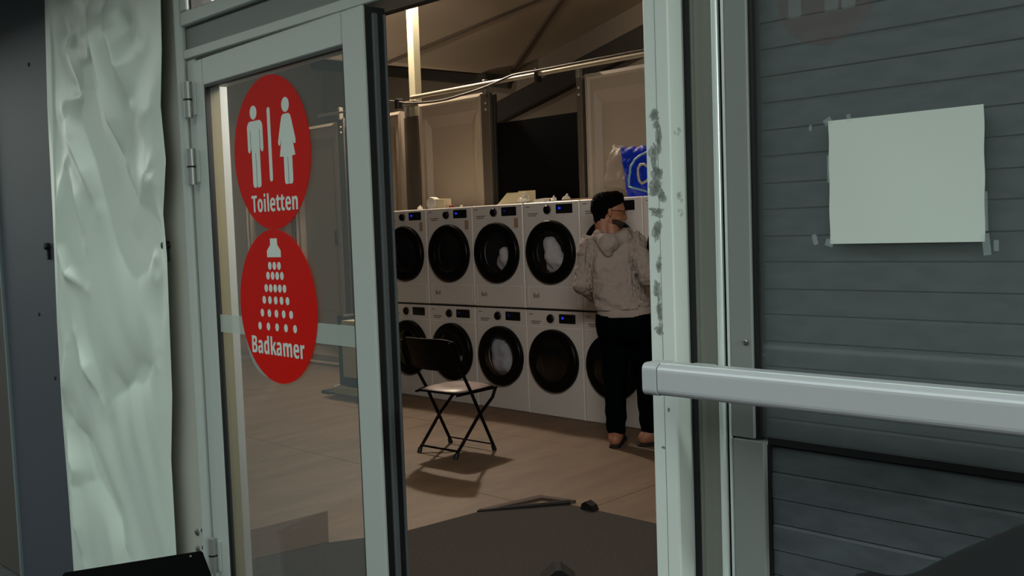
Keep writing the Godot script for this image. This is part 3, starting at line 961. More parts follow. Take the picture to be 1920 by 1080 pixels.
func partition():
	var pm := mat("partition_plastic", Color(0.66, 0.61, 0.54), 0.5)
	var stl := mat("post_steel", Color(0.36, 0.33, 0.29), 0.5, 0.2)
	var H := 2.805
	var info := [
		[-10.97, 0.93, "beige moulded partition panel farthest left, seen only through the door glass"],
		[-9.85, 0.93, "beige moulded partition panel behind the red signs' glass, with a handle slot"],
		[-8.74, 0.925, "beige moulded partition panel left of the tall bright pole"],
		[-7.53, 0.925, "beige moulded partition panel right of the bright pole, over the machines"],
		[-5.335, 0.98, "beige moulded partition panel behind the blue bag and white plastic"],
		[-4.25, 0.98, "beige moulded partition panel hidden mostly by the pale door stile"],
		[-3.17, 0.98, "beige moulded partition panel furthest right behind the door leaf"],
		[-2.1, 0.98, "beige moulded partition panel near the tent's right side wall"],
	]
	for q in info:
		var hh := 2.765 if q[0] < -8.0 else H
		var p := thing("partition_panel", q[2], "panel", Vector3(q[0], 0, PZ), 0, "moulded partition panels")
		obj("moulded_face", moulded_panel(q[1], hh), pm, p)
		if q[0] == -9.85:
			obj("handle_slot", MB.new().prism(rrect(0.80, 1.40, 0.835, 1.56, 0.015), 0.0, 0.02).done(), mat("slot_brown", Color(0.2, 0.17, 0.14), 0.6), p)
	# posts between the panels
	for q in [[-9.92, -9.86, "slim steel post between the two partition panels behind the signs"], [-8.90, -8.76, "slim steel post left of the panel beside the pole"], [-6.605, -6.455, "flat steel post with two bolts left of the dark opening"], [-5.42, -5.345, "flat steel post right of the dark opening"], [-4.345, -4.26, "flat steel post hidden behind the pale door stile"]]:
		var s := thing("partition_post", q[2], "post", Vector3((q[0] + q[1]) * 0.5, 0, PZ), 0, "partition posts")
		var w: float = (q[1] - q[0]) * 0.5
		obj("post_body", bx(Vector3(-w, 0, -0.05), Vector3(w * 0.55, 2.80, 0.022), 0.003), stl, s)
		obj("post_flange", bx(Vector3(w * 0.55, 0, -0.05), Vector3(w, 2.78, -0.01), 0.002), mat("flange_dark", Color(0.17, 0.15, 0.13), 0.6), s)
		obj("rail_clip", bx(Vector3(-0.018, 2.78, 0.0), Vector3(0.018, 2.915, 0.05), 0.003), mat("clip_steel", Color(0.55, 0.53, 0.48), 0.4, 0.4), s)
		for y in [2.70, 2.64]:
			var b := obj("bolt", MB.new().lathe([Vector2(0.012, 0), Vector2(0.010, 0.006), Vector2(0.001, 0.008)], 10).done(), mat("bolt_pale", Color(0.75, 0.72, 0.66), 0.4), s)
			b.position = Vector3(-0.01, y, 0.022)
	# dark board in the opening
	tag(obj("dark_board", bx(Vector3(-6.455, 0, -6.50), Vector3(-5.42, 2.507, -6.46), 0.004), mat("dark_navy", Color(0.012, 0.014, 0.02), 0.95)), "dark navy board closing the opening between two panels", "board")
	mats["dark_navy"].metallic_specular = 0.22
	# tall pole that the lamp stands by
	var po := thing("steel_pole", "tall bright steel pole rising from the partition to the roof", "pole", Vector3(-7.71, 0, -6.545))
	obj("pole_body", bx(Vector3(-0.045, 0, -0.055), Vector3(0.045, 4.70, 0.045), 0.008), mat("pole_white", Color(0.72, 0.70, 0.60), 0.45, 0.1), po)
	obj("lower_post", bx(Vector3(-0.12, 0, 0.046), Vector3(0.11, 2.70, 0.08), 0.004), stl, po)
	obj("pole_bracket", bx(Vector3(-0.03, 2.80, 0.046), Vector3(0.14, 2.848, 0.15), 0.004), mat("clip_steel"), po)
	obj("pole_bracket", bx(Vector3(-0.07, 2.70, 0.076), Vector3(-0.02, 2.82, 0.10), 0.004), mat("clip_steel"), po)
	# rail on the posts
	var rl := MB.new().tube([Vector3(-7.58, 2.872, -6.38), Vector3(-2.2, 2.872, -6.38)], 0.021, 12).done()
	tag(obj("top_rail", rl, mat("rail_steel", Color(0.66, 0.62, 0.54), 0.4, 0.3)), "horizontal steel tube rail along the top of the partition", "rail")
	# cable that hangs along the rail
	var cb := thing("cable", "dark cable sagging from the left clip and joining the rail", "cable")
	var cp := [Vector3(-9.2, 2.86, -6.36), Vector3(-8.6, 2.85, -6.36), Vector3(-8.106, 2.862, -6.36), Vector3(-7.95, 2.872, -6.36), Vector3(-7.865, 2.867, -6.36), Vector3(-7.72, 2.84, -6.36), Vector3(-7.611, 2.818, -6.36), Vector3(-7.323, 2.794, -6.36), Vector3(-7.084, 2.788, -6.36), Vector3(-6.853, 2.802, -6.36), Vector3(-6.52, 2.834, -6.36), Vector3(-6.272, 2.868, -6.343), Vector3(-6.114, 2.894, -6.342), Vector3(-5.95, 2.897, -6.342), Vector3(-5.7, 2.895, -6.342), Vector3(-5.2, 2.897, -6.342), Vector3(-4.2, 2.896, -6.342)]
	var cu := Curve3D.new()
	for i in cp.size():
		var tn: Vector3 = (cp[mini(i + 1, cp.size() - 1)] - cp[maxi(i - 1, 0)]) / 6.0
		cu.add_point(cp[i], -tn, tn)
	obj("cord", MB.new().tube(Array(cu.tessellate_even_length(4, 0.05)), 0.0115, 8).done(), mat("cable_grey", Color(0.26, 0.24, 0.21), 0.5), cb)
	obj("cable_clip", bx(Vector3(-7.80, 2.78, -6.40), Vector3(-7.74, 2.88, -6.335), 0.005), mat("black_rubber"), cb)
	obj("cable_tie", bx(Vector3(-5.845, 2.80, -6.41), Vector3(-5.82, 2.92, -6.34), 0.003), mat("black_rubber"), cb)


# =====================================================================  washing machines
func machine_body() -> ArrayMesh:
	var mb := MB.new()
	var W := 0.2965
	var Hh := 0.851
	var D := 0.62
	var c := 0.007
	var cy := 0.452
	var R := 0.205
	var N := 64
	# front plate with a round opening
	var x1 := W - c
	var ya := c
	var yb := Hh - c
	var first := mb.v.size()
	var ring := []
	for i in N:
		var a := TAU * (i + 0.5) / N
		var d := Vector2(cos(a), sin(a))
		var tx: float = x1 / maxf(absf(d.x), 1e-6)
		var ty: float = ((yb - cy) if d.y > 0 else (cy - ya)) / maxf(absf(d.y), 1e-6)
		var q := d * minf(tx, ty)
		mb.vert(Vector3(d.x * R, cy + d.y * R, 0), Vector3.BACK)
		mb.vert(Vector3(q.x, cy + q.y, 0), Vector3.BACK)
		ring.append(q)
	for i in N:
		var a := first + 2 * i
		var b := first + 2 * ((i + 1) % N)
		mb.face(a, b, a + 1)
		mb.face(b, b + 1, a + 1)
	for s in [[x1, yb], [-x1, yb], [-x1, ya], [x1, ya]]:
		# corner triangles that the fan cuts off
		var best := []
		for i in N:
			var q: Vector2 = ring[i]
			var q2: Vector2 = ring[(i + 1) % N]
			if absf(q.x - q2.x) > 1e-5 and absf(q.y - q2.y) > 1e-5 and signf(s[0]) == signf(q.x) and (s[1] > cy) == (q.y > 0):
				best = [q, q2]
		if best:
			mb.flat([Vector3(best[0].x, cy + best[0].y, 0), Vector3(s[0], s[1], 0), Vector3(best[1].x, cy + best[1].y, 0)], Vector3.BACK)
	# chamfers and the other sides
	var f := [Vector3(-x1, ya, 0), Vector3(x1, ya, 0), Vector3(x1, yb, 0), Vector3(-x1, yb, 0)]
	var g := [Vector3(-W, 0, -c), Vector3(W, 0, -c), Vector3(W, Hh, -c), Vector3(-W, Hh, -c)]
	var h := [Vector3(-W, 0, -D), Vector3(W, 0, -D), Vector3(W, Hh, -D), Vector3(-W, Hh, -D)]
	var outs := [Vector3.DOWN, Vector3.RIGHT, Vector3.UP, Vector3.LEFT]
	for i in 4:
		var j := (i + 1) % 4
		mb.flat([f[i], f[j], g[j], g[i]], Vector3.BACK + outs[i])
		mb.flat([g[i], g[j], h[j], h[i]], outs[i])
	mb.flat(h, Vector3.FORWARD)
	# lip into the opening
	mb.lathe([Vector2(R - 0.012, -0.04), Vector2(R, 0.0)], N)
	for i in range(mb.v.size() - 2 * N, mb.v.size()):
		mb.v[i].y += cy
	return mb.done()


var parts_of_machine := {}


func make_machine(label: String, group: String, at: Vector3, upper: bool, clear: bool) -> Node3D:
	var cy := 0.452
	if parts_of_machine.is_empty():
		var P := parts_of_machine
		P.body = machine_body()
		P.drum = MB.new().lathe([Vector2(0.193, -0.04), Vector2(0.215, -0.06), Vector2(0.225, -0.30), Vector2(0.20, -0.345), Vector2(0.001, -0.35)], 40).done()
		P.ring = MB.new().lathe([Vector2(0.252, 0.0), Vector2(0.254, 0.026), Vector2(0.249, 0.040), Vector2(0.238, 0.045), Vector2(0.20, 0.047), Vector2(0.168, 0.047), Vector2(0.163, 0.043), Vector2(0.160, 0.016), Vector2(0.158, 0.002)], 56, true).done()
		P.glass = MB.new().lathe([Vector2(0.164, 0.042), Vector2(0.150, 0.0455), Vector2(0.110, 0.050), Vector2(0.06, 0.0525), Vector2(0.001, 0.053)], 48, true).done()
		P.knob = MB.new().lathe([Vector2(0.033, 0), Vector2(0.033, 0.016), Vector2(0.028, 0.022), Vector2(0.018, 0.024), Vector2(0.001, 0.024)], 28).done()
		P.knob_ring = MB.new().lathe([Vector2(0.039, 0), Vector2(0.039, 0.004), Vector2(0.033, 0.006)], 28).done()
		P.display = MB.new().prism(rrect(0.058, 0.755, 0.228, 0.828, 0.006), -0.001, 0.0025).done()
		P.digits = MB.new().span(Vector3(0.085, 0.788, 0.0025), Vector3(0.096, 0.806, 0.0032)).span(Vector3(0.099, 0.790, 0.0025), Vector3(0.108, 0.803, 0.0032)).done()
		P.name_plate = MB.new().span(Vector3(-0.245, 0.757, 0), Vector3(-0.135, 0.765, 0.0012)).span(Vector3(-0.240, 0.742, 0), Vector3(-0.155, 0.749, 0.0012)).done()
		P.brand = MB.new().span(Vector3(-0.268, 0.815, 0), Vector3(-0.225, 0.822, 0.001)).done()
		P.flap = MB.new().span(Vector3(-0.265, 0.175, -0.001), Vector3(0.265, 0.1765, 0.0012)).span(Vector3(-0.265, 0.035, -0.001), Vector3(-0.2635, 0.176, 0.0012)).span(Vector3(0.2635, 0.035, -0.001), Vector3(0.265, 0.176, 0.0012)).done()
		P.icon = MB.new().span(Vector3(-0.215, 0.085, 0), Vector3(-0.195, 0.122, 0.001)).span(Vector3(-0.190, 0.085, 0), Vector3(-0.170, 0.110, 0.001)).span(Vector3(-0.165, 0.085, 0), Vector3(-0.150, 0.122, 0.001)).done()
		P.seam = MB.new().span(Vector3(-0.292, 0.718, -0.001), Vector3(0.292, 0.7195, 0.001)).done()
		P.sticker = MB.new().span(Vector3(0.20, 0.655, 0), Vector3(0.245, 0.735, 0.001)).done()
	var P := parts_of_machine
	var wh := mat("machine_white", Color(0.80, 0.785, 0.765), 0.38)
	var gb := mat("gloss_black", Color(0.006, 0.008, 0.010), 0.34)
	gb.metallic_specular = 0.3
	var t := thing("washing_machine" if not upper else "tumble_dryer", label, "washer" if not upper else "dryer", at, 0, group)
	obj("body", P.body, wh, t)
	var dr := obj("drum", P.drum, mat("drum_steel", Color(0.22, 0.22, 0.23), 0.4, 0.6), t)
	dr.position.y = cy
	var door := obj("door", P.ring, gb, t)
	door.position.y = cy
	var gm := mat("door_glass_clear" if clear else "door_glass", Color(0.015, 0.017, 0.02, 0.25 if clear else 0.75), 0.08)
	gm.transparency = BaseMaterial3D.TRANSPARENCY_ALPHA
	obj("door_glass", P.glass, gm, door)
	var kn := obj("knob", P.knob, gb, t)
	kn.position = Vector3(-0.03, 0.789, 0)
	obj("knob_ring", P.knob_ring, mat("knob_grey", Color(0.55, 0.53, 0.5), 0.4, 0.3), kn)
	var di := obj("display", P.display, mat("display_black", Color(0.012, 0.013, 0.02), 0.3), t)
	obj("name_plate", P.name_plate, mat("plate_grey", Color(0.45, 0.43, 0.41), 0.5), t)
	obj("brand_mark", P.brand, mat("plate_grey"), t)
	if upper:
		obj("flap_outline", P.flap, mat("seam_grey", Color(0.58, 0.56, 0.53), 0.6), t)
		obj("symbol", P.icon, mat("symbol_tan", Color(0.56, 0.50, 0.45), 0.6), t)
	else:
		obj("panel_seam", P.seam, mat("seam_grey"), t)
	t.set_meta("display", di)
	return t


func blob(center: Vector3, list: Array, amp: float, freq: float, sd: int, cell: float, k := 0.03) -> ArrayMesh:
	var nf := FastNoiseLite.new()
	nf.seed = sd
	nf.frequency = freq
	var lo := Vector3.ONE * 9.0
	var hi := -lo
	for b in list:
		for e in [[b[0], b[2]], [b[1], b[3]]]:
			var rr: Vector3 = Vector3.ONE * (e[1] + amp + cell * 2)
			lo = lo.min(e[0] - rr)
			hi = hi.max(e[0] + rr)
	var fn := func(p: Vector3) -> float: return bones(p, list, k) + amp * nf.get_noise_3dv(p)
	return MB.new().nets(fn, lo, hi, cell).done()


func machines():
	var glow := mat("digits_blue", Color(0.1, 0.2, 0.9), 0.4)
	glow.emission_enabled = true
	glow.emission = Color(0.10, 0.22, 1.0)
	glow.emission_energy_multiplier = 0.9
	var dim := mat("digits_dim", Color(0.05, 0.08, 0.35), 0.4)
	dim.emission_enabled = true
	dim.emission = Color(0.06, 0.09, 0.5)
	dim.emission_energy_multiplier = 0.35
	var tan := mat("energy_sticker", Color(0.62, 0.50, 0.40), 0.6)
	var up := [
		"upper white dryer at the left end, next to the glass door's stile",
		"upper white dryer with the small white carton on top",
		"upper white dryer with the big cream carton above, small white load inside",
		"upper white dryer with a large white load behind its glass",
		"upper white dryer partly hidden by the person's head",
		"upper white dryer under the blue bag, cut off by the stile",
		"upper white dryer hidden behind the pale door stile",
	]
	var lo := [
		"lower white washer at the left end, behind the cream heater",
		"lower white washer behind the folding chair's backrest, small white load inside",
		"lower white washer right of the chair, drum full of white laundry",
		"lower white washer with dark empty drum, left of the person's legs",
		"lower white washer half hidden behind the person's dark trousers",
		"lower white washer behind the person's right leg, by the stile",
		"lower white washer hidden behind the pale door stile",
	]
	for i in 7:
		var x := -6.91 + 0.6 * i
		var jz := [0.0, 0.004, -0.003, 0.002, 0.0, -0.004, 0.003]
		var a := make_machine(lo[i], "lower row of washers", Vector3(x, 0.0, MZ + jz[i]), false, i in [1, 2])
		var b := make_machine(up[i], "upper row of dryers", Vector3(x, 0.866, MZ - jz[i]), true, i in [2, 3])
		if i in [0, 1, 3]:
			obj("display_digits", parts_of_machine.digits, glow, b.get_meta("display"))
		if i == 2 or i == 4:
			obj("display_digits", parts_of_machine.digits, dim, b.get_meta("display"))
		if i == 3:
			obj("display_digits", parts_of_machine.digits, glow, a.get_meta("display"))
		if i == 1 or i == 2:
			obj("display_digits", parts_of_machine.digits, dim, a.get_meta("display"))
		if i < 3:
			obj("energy_sticker", parts_of_machine.sticker, tan, b)
		a.remove_meta("display")
		b.remove_meta("display")
		# dark joining strip between the two rows
		obj("stacking_strip", bx(Vector3(-0.295, 0.851, -0.6), Vector3(0.295, 0.866, -0.006), 0.001), mat("black_rubber"), a)
	# laundry seen through the door glasses, and the paler glass of those doors
	var cloth := mat("laundry_white", Color(0.88, 0.88, 0.90), 0.8)
	var x4 := -6.91 + 1.8
	var l4 := blob(Vector3.ZERO, [[Vector3(0.0, 0.07, 0), Vector3(0.03, -0.03, 0), 0.055, 0.075], [Vector3(0.03, -0.06, 0.0), Vector3(0.10, -0.07, 0), 0.05, 0.05], [Vector3(0.0, -0.1, -0.06), Vector3(0.06, -0.1, -0.06), 0.08, 0.08]], 0.014, 9.0, 3, 0.012)
	var o4 := obj("laundry_load", l4, cloth)
	o4.position = Vector3(x4 - 0.035, 0.866 + 0.452, MZ - 0.03)
	tag(o4, "large white laundry load inside the upper dryer left of the person", "laundry", "laundry loads")
	var o3 := obj("laundry_load", blob(Vector3.ZERO, [[Vector3(0.05, 0.0, 0), Vector3(0.06, -0.05, 0), 0.05, 0.055], [Vector3(0.0, -0.08, -0.06), Vector3(0.08, -0.08, -0.06), 0.08, 0.08]], 0.01, 9.0, 5, 0.012), cloth)
	o3.position = Vector3(-6.91 + 1.2 + 0.0, 0.866 + 0.452, MZ - 0.03)
	tag(o3, "small white laundry bundle inside the upper dryer below the cream carton", "laundry", "laundry loads")
	var w3 := obj("laundry_load", blob(Vector3.ZERO, [[Vector3(-0.03, 0.05, -0.02), Vector3(0.03, 0.06, -0.02), 0.12, 0.12], [Vector3(-0.03, -0.06, -0.02), Vector3(0.05, -0.06, -0.02), 0.12, 0.12]], 0.012, 8.0, 6, 0.012), mat("laundry_blueish", Color(0.80, 0.82, 0.88), 0.7))
	w3.position = Vector3(-6.91 + 1.2 - 0.03, 0.452, MZ - 0.085)
	tag(w3, "white laundry filling the lower washer just right of the chair", "laundry", "laundry loads")
	var w2 := obj("laundry_load", blob(Vector3.ZERO, [[Vector3(0.0, -0.11, -0.03), Vector3(0.08, -0.10, -0.03), 0.05, 0.045], [Vector3(0.09, -0.02, -0.05), Vector3(0.08, -0.08, -0.05), 0.04, 0.04]], 0.01, 9.0, 8, 0.012), cloth)
	w2.position = Vector3(-6.91 + 0.6 - 0.02, 0.452, MZ - 0.05)
	tag(w2, "white laundry low in the washer behind the chair's backrest", "laundry", "laundry loads")


func crumple(sd: int, r: float) -> ArrayMesh:
	return blob(Vector3.ZERO, [[Vector3(-r * 0.5, r * 0.3, 0), Vector3(r * 0.5, r * 0.3, 0), r * 0.45, r * 0.35], [Vector3(0, r * 0.4, 0), Vector3(r * 0.15, r * 1.2, 0), r * 0.35, r * 0.15], [Vector3(r * 0.3, r * 0.3, 0.1 * r), Vector3(r * 0.8, r * 0.8, 0), r * 0.25, r * 0.1]], r * 0.3, 1.1 / r, sd, r * 0.09, r * 0.2)


func machine_top_things():
	var T := 1.7172
	var paper := mat("white_paper", Color(0.88, 0.86, 0.80), 0.7)
	var card := mat("cream_card", Color(0.86, 0.81, 0.66), 0.7)
	# small white carton with a curled sheet
	var c := thing("white_carton", "small white carton with curled flap on the second dryer from left", "carton", Vector3(-6.555, T, -5.80), 0.15)
	obj("carton_box", MB.new().box(Vector3(0.03, 0.043, 0), Vector3(0.13, 0.085, 0.10), 0.003).done(), card, c)
	obj("flap", MB.new().sheet(8, 6, func(i, j): return Vector3(-0.035 - 0.012 * i, 0.05 + 0.03 * sin(i * 0.5) - 0.006 * i, -0.03 + 0.012 * j), Vector3.UP).done(), paper, c)
	obj("round_roll", MB.new().lathe([Vector2(0.001, -0.04), Vector2(0.05, -0.04), Vector2(0.054, -0.03), Vector2(0.054, 0.03), Vector2(0.05, 0.04), Vector2(0.001, 0.04)], 24).done(), paper, c).position = Vector3(-0.055, 0.052, 0.02)
	var pn := obj("crumpled_tissue", crumple(31, 0.035), paper)
	pn.position = Vector3(-6.83, T, -5.80)
	tag(pn, "flat crumpled white tissue on the leftmost upper dryer", "tissue", "tissues on the machines")
	var rc := obj("bottle_cap", MB.new().lathe([Vector2(0.02, 0), Vector2(0.02, 0.022), Vector2(0.016, 0.026), Vector2(0.001, 0.026)], 18).done(), mat("cap_red", Color(0.55, 0.08, 0.06), 0.4))
	rc.transform = Transform3D(Basis(Vector3.RIGHT, -PI / 2), Vector3(-6.40, T, -5.80))
	tag(rc, "small red bottle cap right of the white carton", "cap")
	# big cream carton lid leaning
	var b := thing("cream_carton", "large cream cardboard tray tilted up on the third dryer", "carton", Vector3(-5.70, T, -5.86), 0.1)
	obj("carton_front", MB.new().prism(poly([-0.17, 0.0, 0.15, 0.0, 0.15, 0.10, -0.055, 0.10]), -0.004, 0.0).done(), card, b)
	obj("carton_back", MB.new().prism(poly([-0.10, 0.0, 0.15, 0.0, 0.15, 0.115, -0.03, 0.115]), -0.13, -0.126).done(), card, b)
	obj("carton_side", bx(Vector3(0.146, 0, -0.126), Vector3(0.15, 0.108, -0.004)), card, b)
	obj("carton_base", bx(Vector3(-0.16, 0.0, -0.126), Vector3(0.146, 0.004, -0.004)), card, b)
	var tis := [
		[-5.485, -5.78, 0.06, 41, "crumpled white tissue right beside the large cream carton"],
		[-5.04, -5.80, 0.040, 44, "pointed white tissue near the right end of the fourth dryer"],
		[-5.16, -5.78, 0.032, 45, "loose white tissue lying mid-way on the fourth dryer"],
		[-6.27, -5.80, 0.018, 46, "tiny white scrap right of the red bottle cap"],
	]
	for q in tis:
		var o := obj("crumpled_tissue", crumple(q[3], q[2]), paper)
		o.position = Vector3(q[0], T + q[2] * 0.22, q[1])
		tag(o, q[4], "tissue", "tissues on the machines")
	var fp := obj("folded_paper", MB.new().prism(poly([-0.06, 0, 0.05, 0, 0.075, 0.035, -0.045, 0.028]), -0.03, 0.03).done(), paper)
	fp.position = Vector3(-5.315, T, -5.80)
	tag(fp, "folded white paper wedge left on the fourth dryer", "paper")
	var fs := obj("flat_paper", bx(Vector3(-0.09, 0, -0.05), Vector3(0.09, 0.006, 0.05), 0.001), paper)
	fs.position = Vector3(-5.17, T, -5.74)
	tag(fs, "flat white paper slip at the front edge of the fourth dryer", "paper")
	var tb := obj("wooden_board", bx(Vector3(-0.28, 0, -0.15), Vector3(0.26, 0.014, 0.15), 0.002), mat("tan_board", Color(0.55, 0.42, 0.26), 0.6))
	tb.position = Vector3(-4.80, T, -5.93)
	tag(tb, "thin tan board lying flat behind the person's head", "board")
	mats["dark_navy"].metallic_specular = 0.22
	# blue bag with pale printed outlines
	var bz := -5.86
	var bm := mat("blue_plastic", Color(0.01, 0.19, 0.72), 0.28)
	var bag := thing("blue_bag", "glossy blue plastic bag with pale outlined print standing on the dryer", "bag", Vector3(-4.26, T, bz))
	var outl := [Vector2(-0.29, 0.375), Vector2(0.30, 0.39), Vector2(0.27, 0.2), Vector2(0.25, 0.0), Vector2(-0.225, 0.0), Vector2(-0.255, 0.2)]
	var nb := FastNoiseLite.new()
	nb.seed = 77
	nb.frequency = 4.0
	var face := func(uu: float, vv: float, side: float) -> Vector3:
		var xl := lerpf(-0.225, -0.275, pow(vv, 1.3)) + 0.006 * sin(vv * 34.0) * vv
		var xr := lerpf(0.25, 0.30, vv)
		var x := lerpf(xl, xr, uu)
		var y := vv * 0.378 + 0.006 * sin(uu * 40.0) * smoothstep(0.9, 1.0, vv)
		var puff := pow(maxf(sin(PI * uu), 0.0), 0.45) * pow(maxf(sin(PI * clampf(vv * 0.92 + 0.08, 0, 1)), 0.0), 0.5)
		return Vector3(x, y, side * (0.055 * puff + 0.004) + 0.016 * nb.get_noise_3d(x * 3.0, y * 3.0, side))
	var bmb := MB.new()
	for side in [1.0, -1.0]:
		bmb.sheet(40, 34, func(i, j): return face.call(i / 39.0, j / 33.0, side), Vector3(0, 0, side))
	bmb.sheet(40, 2, func(i, j): return face.call(i / 39.0, 1.0, 1.0 - 2.0 * j), Vector3.UP)
	bmb.sheet(34, 2, func(i, j): return face.call(0.0, i / 33.0, 1.0 - 2.0 * j), Vector3.LEFT)
	bmb.sheet(34, 2, func(i, j): return face.call(1.0, i / 33.0, 1.0 - 2.0 * j), Vector3.RIGHT)
	obj("bag_body", bmb.done(), bm, bag)
	var pr := mat("print_pale", Color(0.50, 0.66, 0.70), 0.5)
	var onface := func(p: Vector2) -> Vector3:
		var vv := clampf(p.y / 0.378, 0, 1)
		var xl := lerpf(-0.225, -0.275, pow(vv, 1.3))
		var xr := lerpf(0.25, 0.30, vv)
		var q: Vector3 = face.call((p.x - xl) / (xr - xl), vv, 1.0)
		return Vector3(p.x, p.y, q.z + 0.002)
	var draw := func(called: String, pts: Array, rr: float, m: Material):
		var path := []
		for i in pts.size() - 1:
			for k in 6:
				path.append(onface.call((pts[i] as Vector2).lerp(pts[i + 1], k / 6.0)))
		path.append(onface.call(pts[-1]))
		obj(called, MB.new().tube(path, rr, 6).done(), m, bag)
	draw.call("printed_outline", [Vector2(0.02, 0.333), Vector2(-0.06, 0.305), Vector2(-0.115, 0.275), Vector2(-0.140, 0.235), Vector2(-0.165, 0.14), Vector2(-0.185, 0.083), Vector2(-0.10, 0.062), Vector2(0.01, 0.030), Vector2(0.10, 0.062), Vector2(0.185, 0.083), Vector2(0.16, 0.15), Vector2(0.13, 0.25), Vector2(0.02, 0.333)], 0.009, pr)
	draw.call("printed_loop", [Vector2(-0.015, 0.238), Vector2(-0.05, 0.237), Vector2(-0.075, 0.21), Vector2(-0.08, 0.16), Vector2(-0.068, 0.115), Vector2(-0.04, 0.098), Vector2(0.0, 0.115), Vector2(0.04, 0.15), Vector2(0.055, 0.175), Vector2(0.03, 0.21), Vector2(-0.015, 0.238)], 0.011, mat("print_cream", Color(0.72, 0.70, 0.62), 0.5))
	# translucent white bag behind it
	var wm := mat("thin_white_plastic", Color(0.72, 0.68, 0.64, 0.25), 0.4)
	wm.transparency = BaseMaterial3D.TRANSPARENCY_ALPHA
	var wb := obj("white_plastic_bag", blob(Vector3.ZERO, [[Vector3(-0.10, 0.08, 0), Vector3(-0.02, 0.24, 0), 0.08, 0.09], [Vector3(0.05, 0.06, 0), Vector3(0.10, 0.22, 0), 0.10, 0.08], [Vector3(-0.05, 0.27, 0), Vector3(-0.08, 0.32, 0), 0.04, 0.025]], 0.03, 6.0, 15, 0.016, 0.05), wm)
	wb.position = Vector3(-4.66, T + 0.085, -6.06)
	tag(wb, "thin translucent white plastic bag left of and behind the blue bag", "bag")


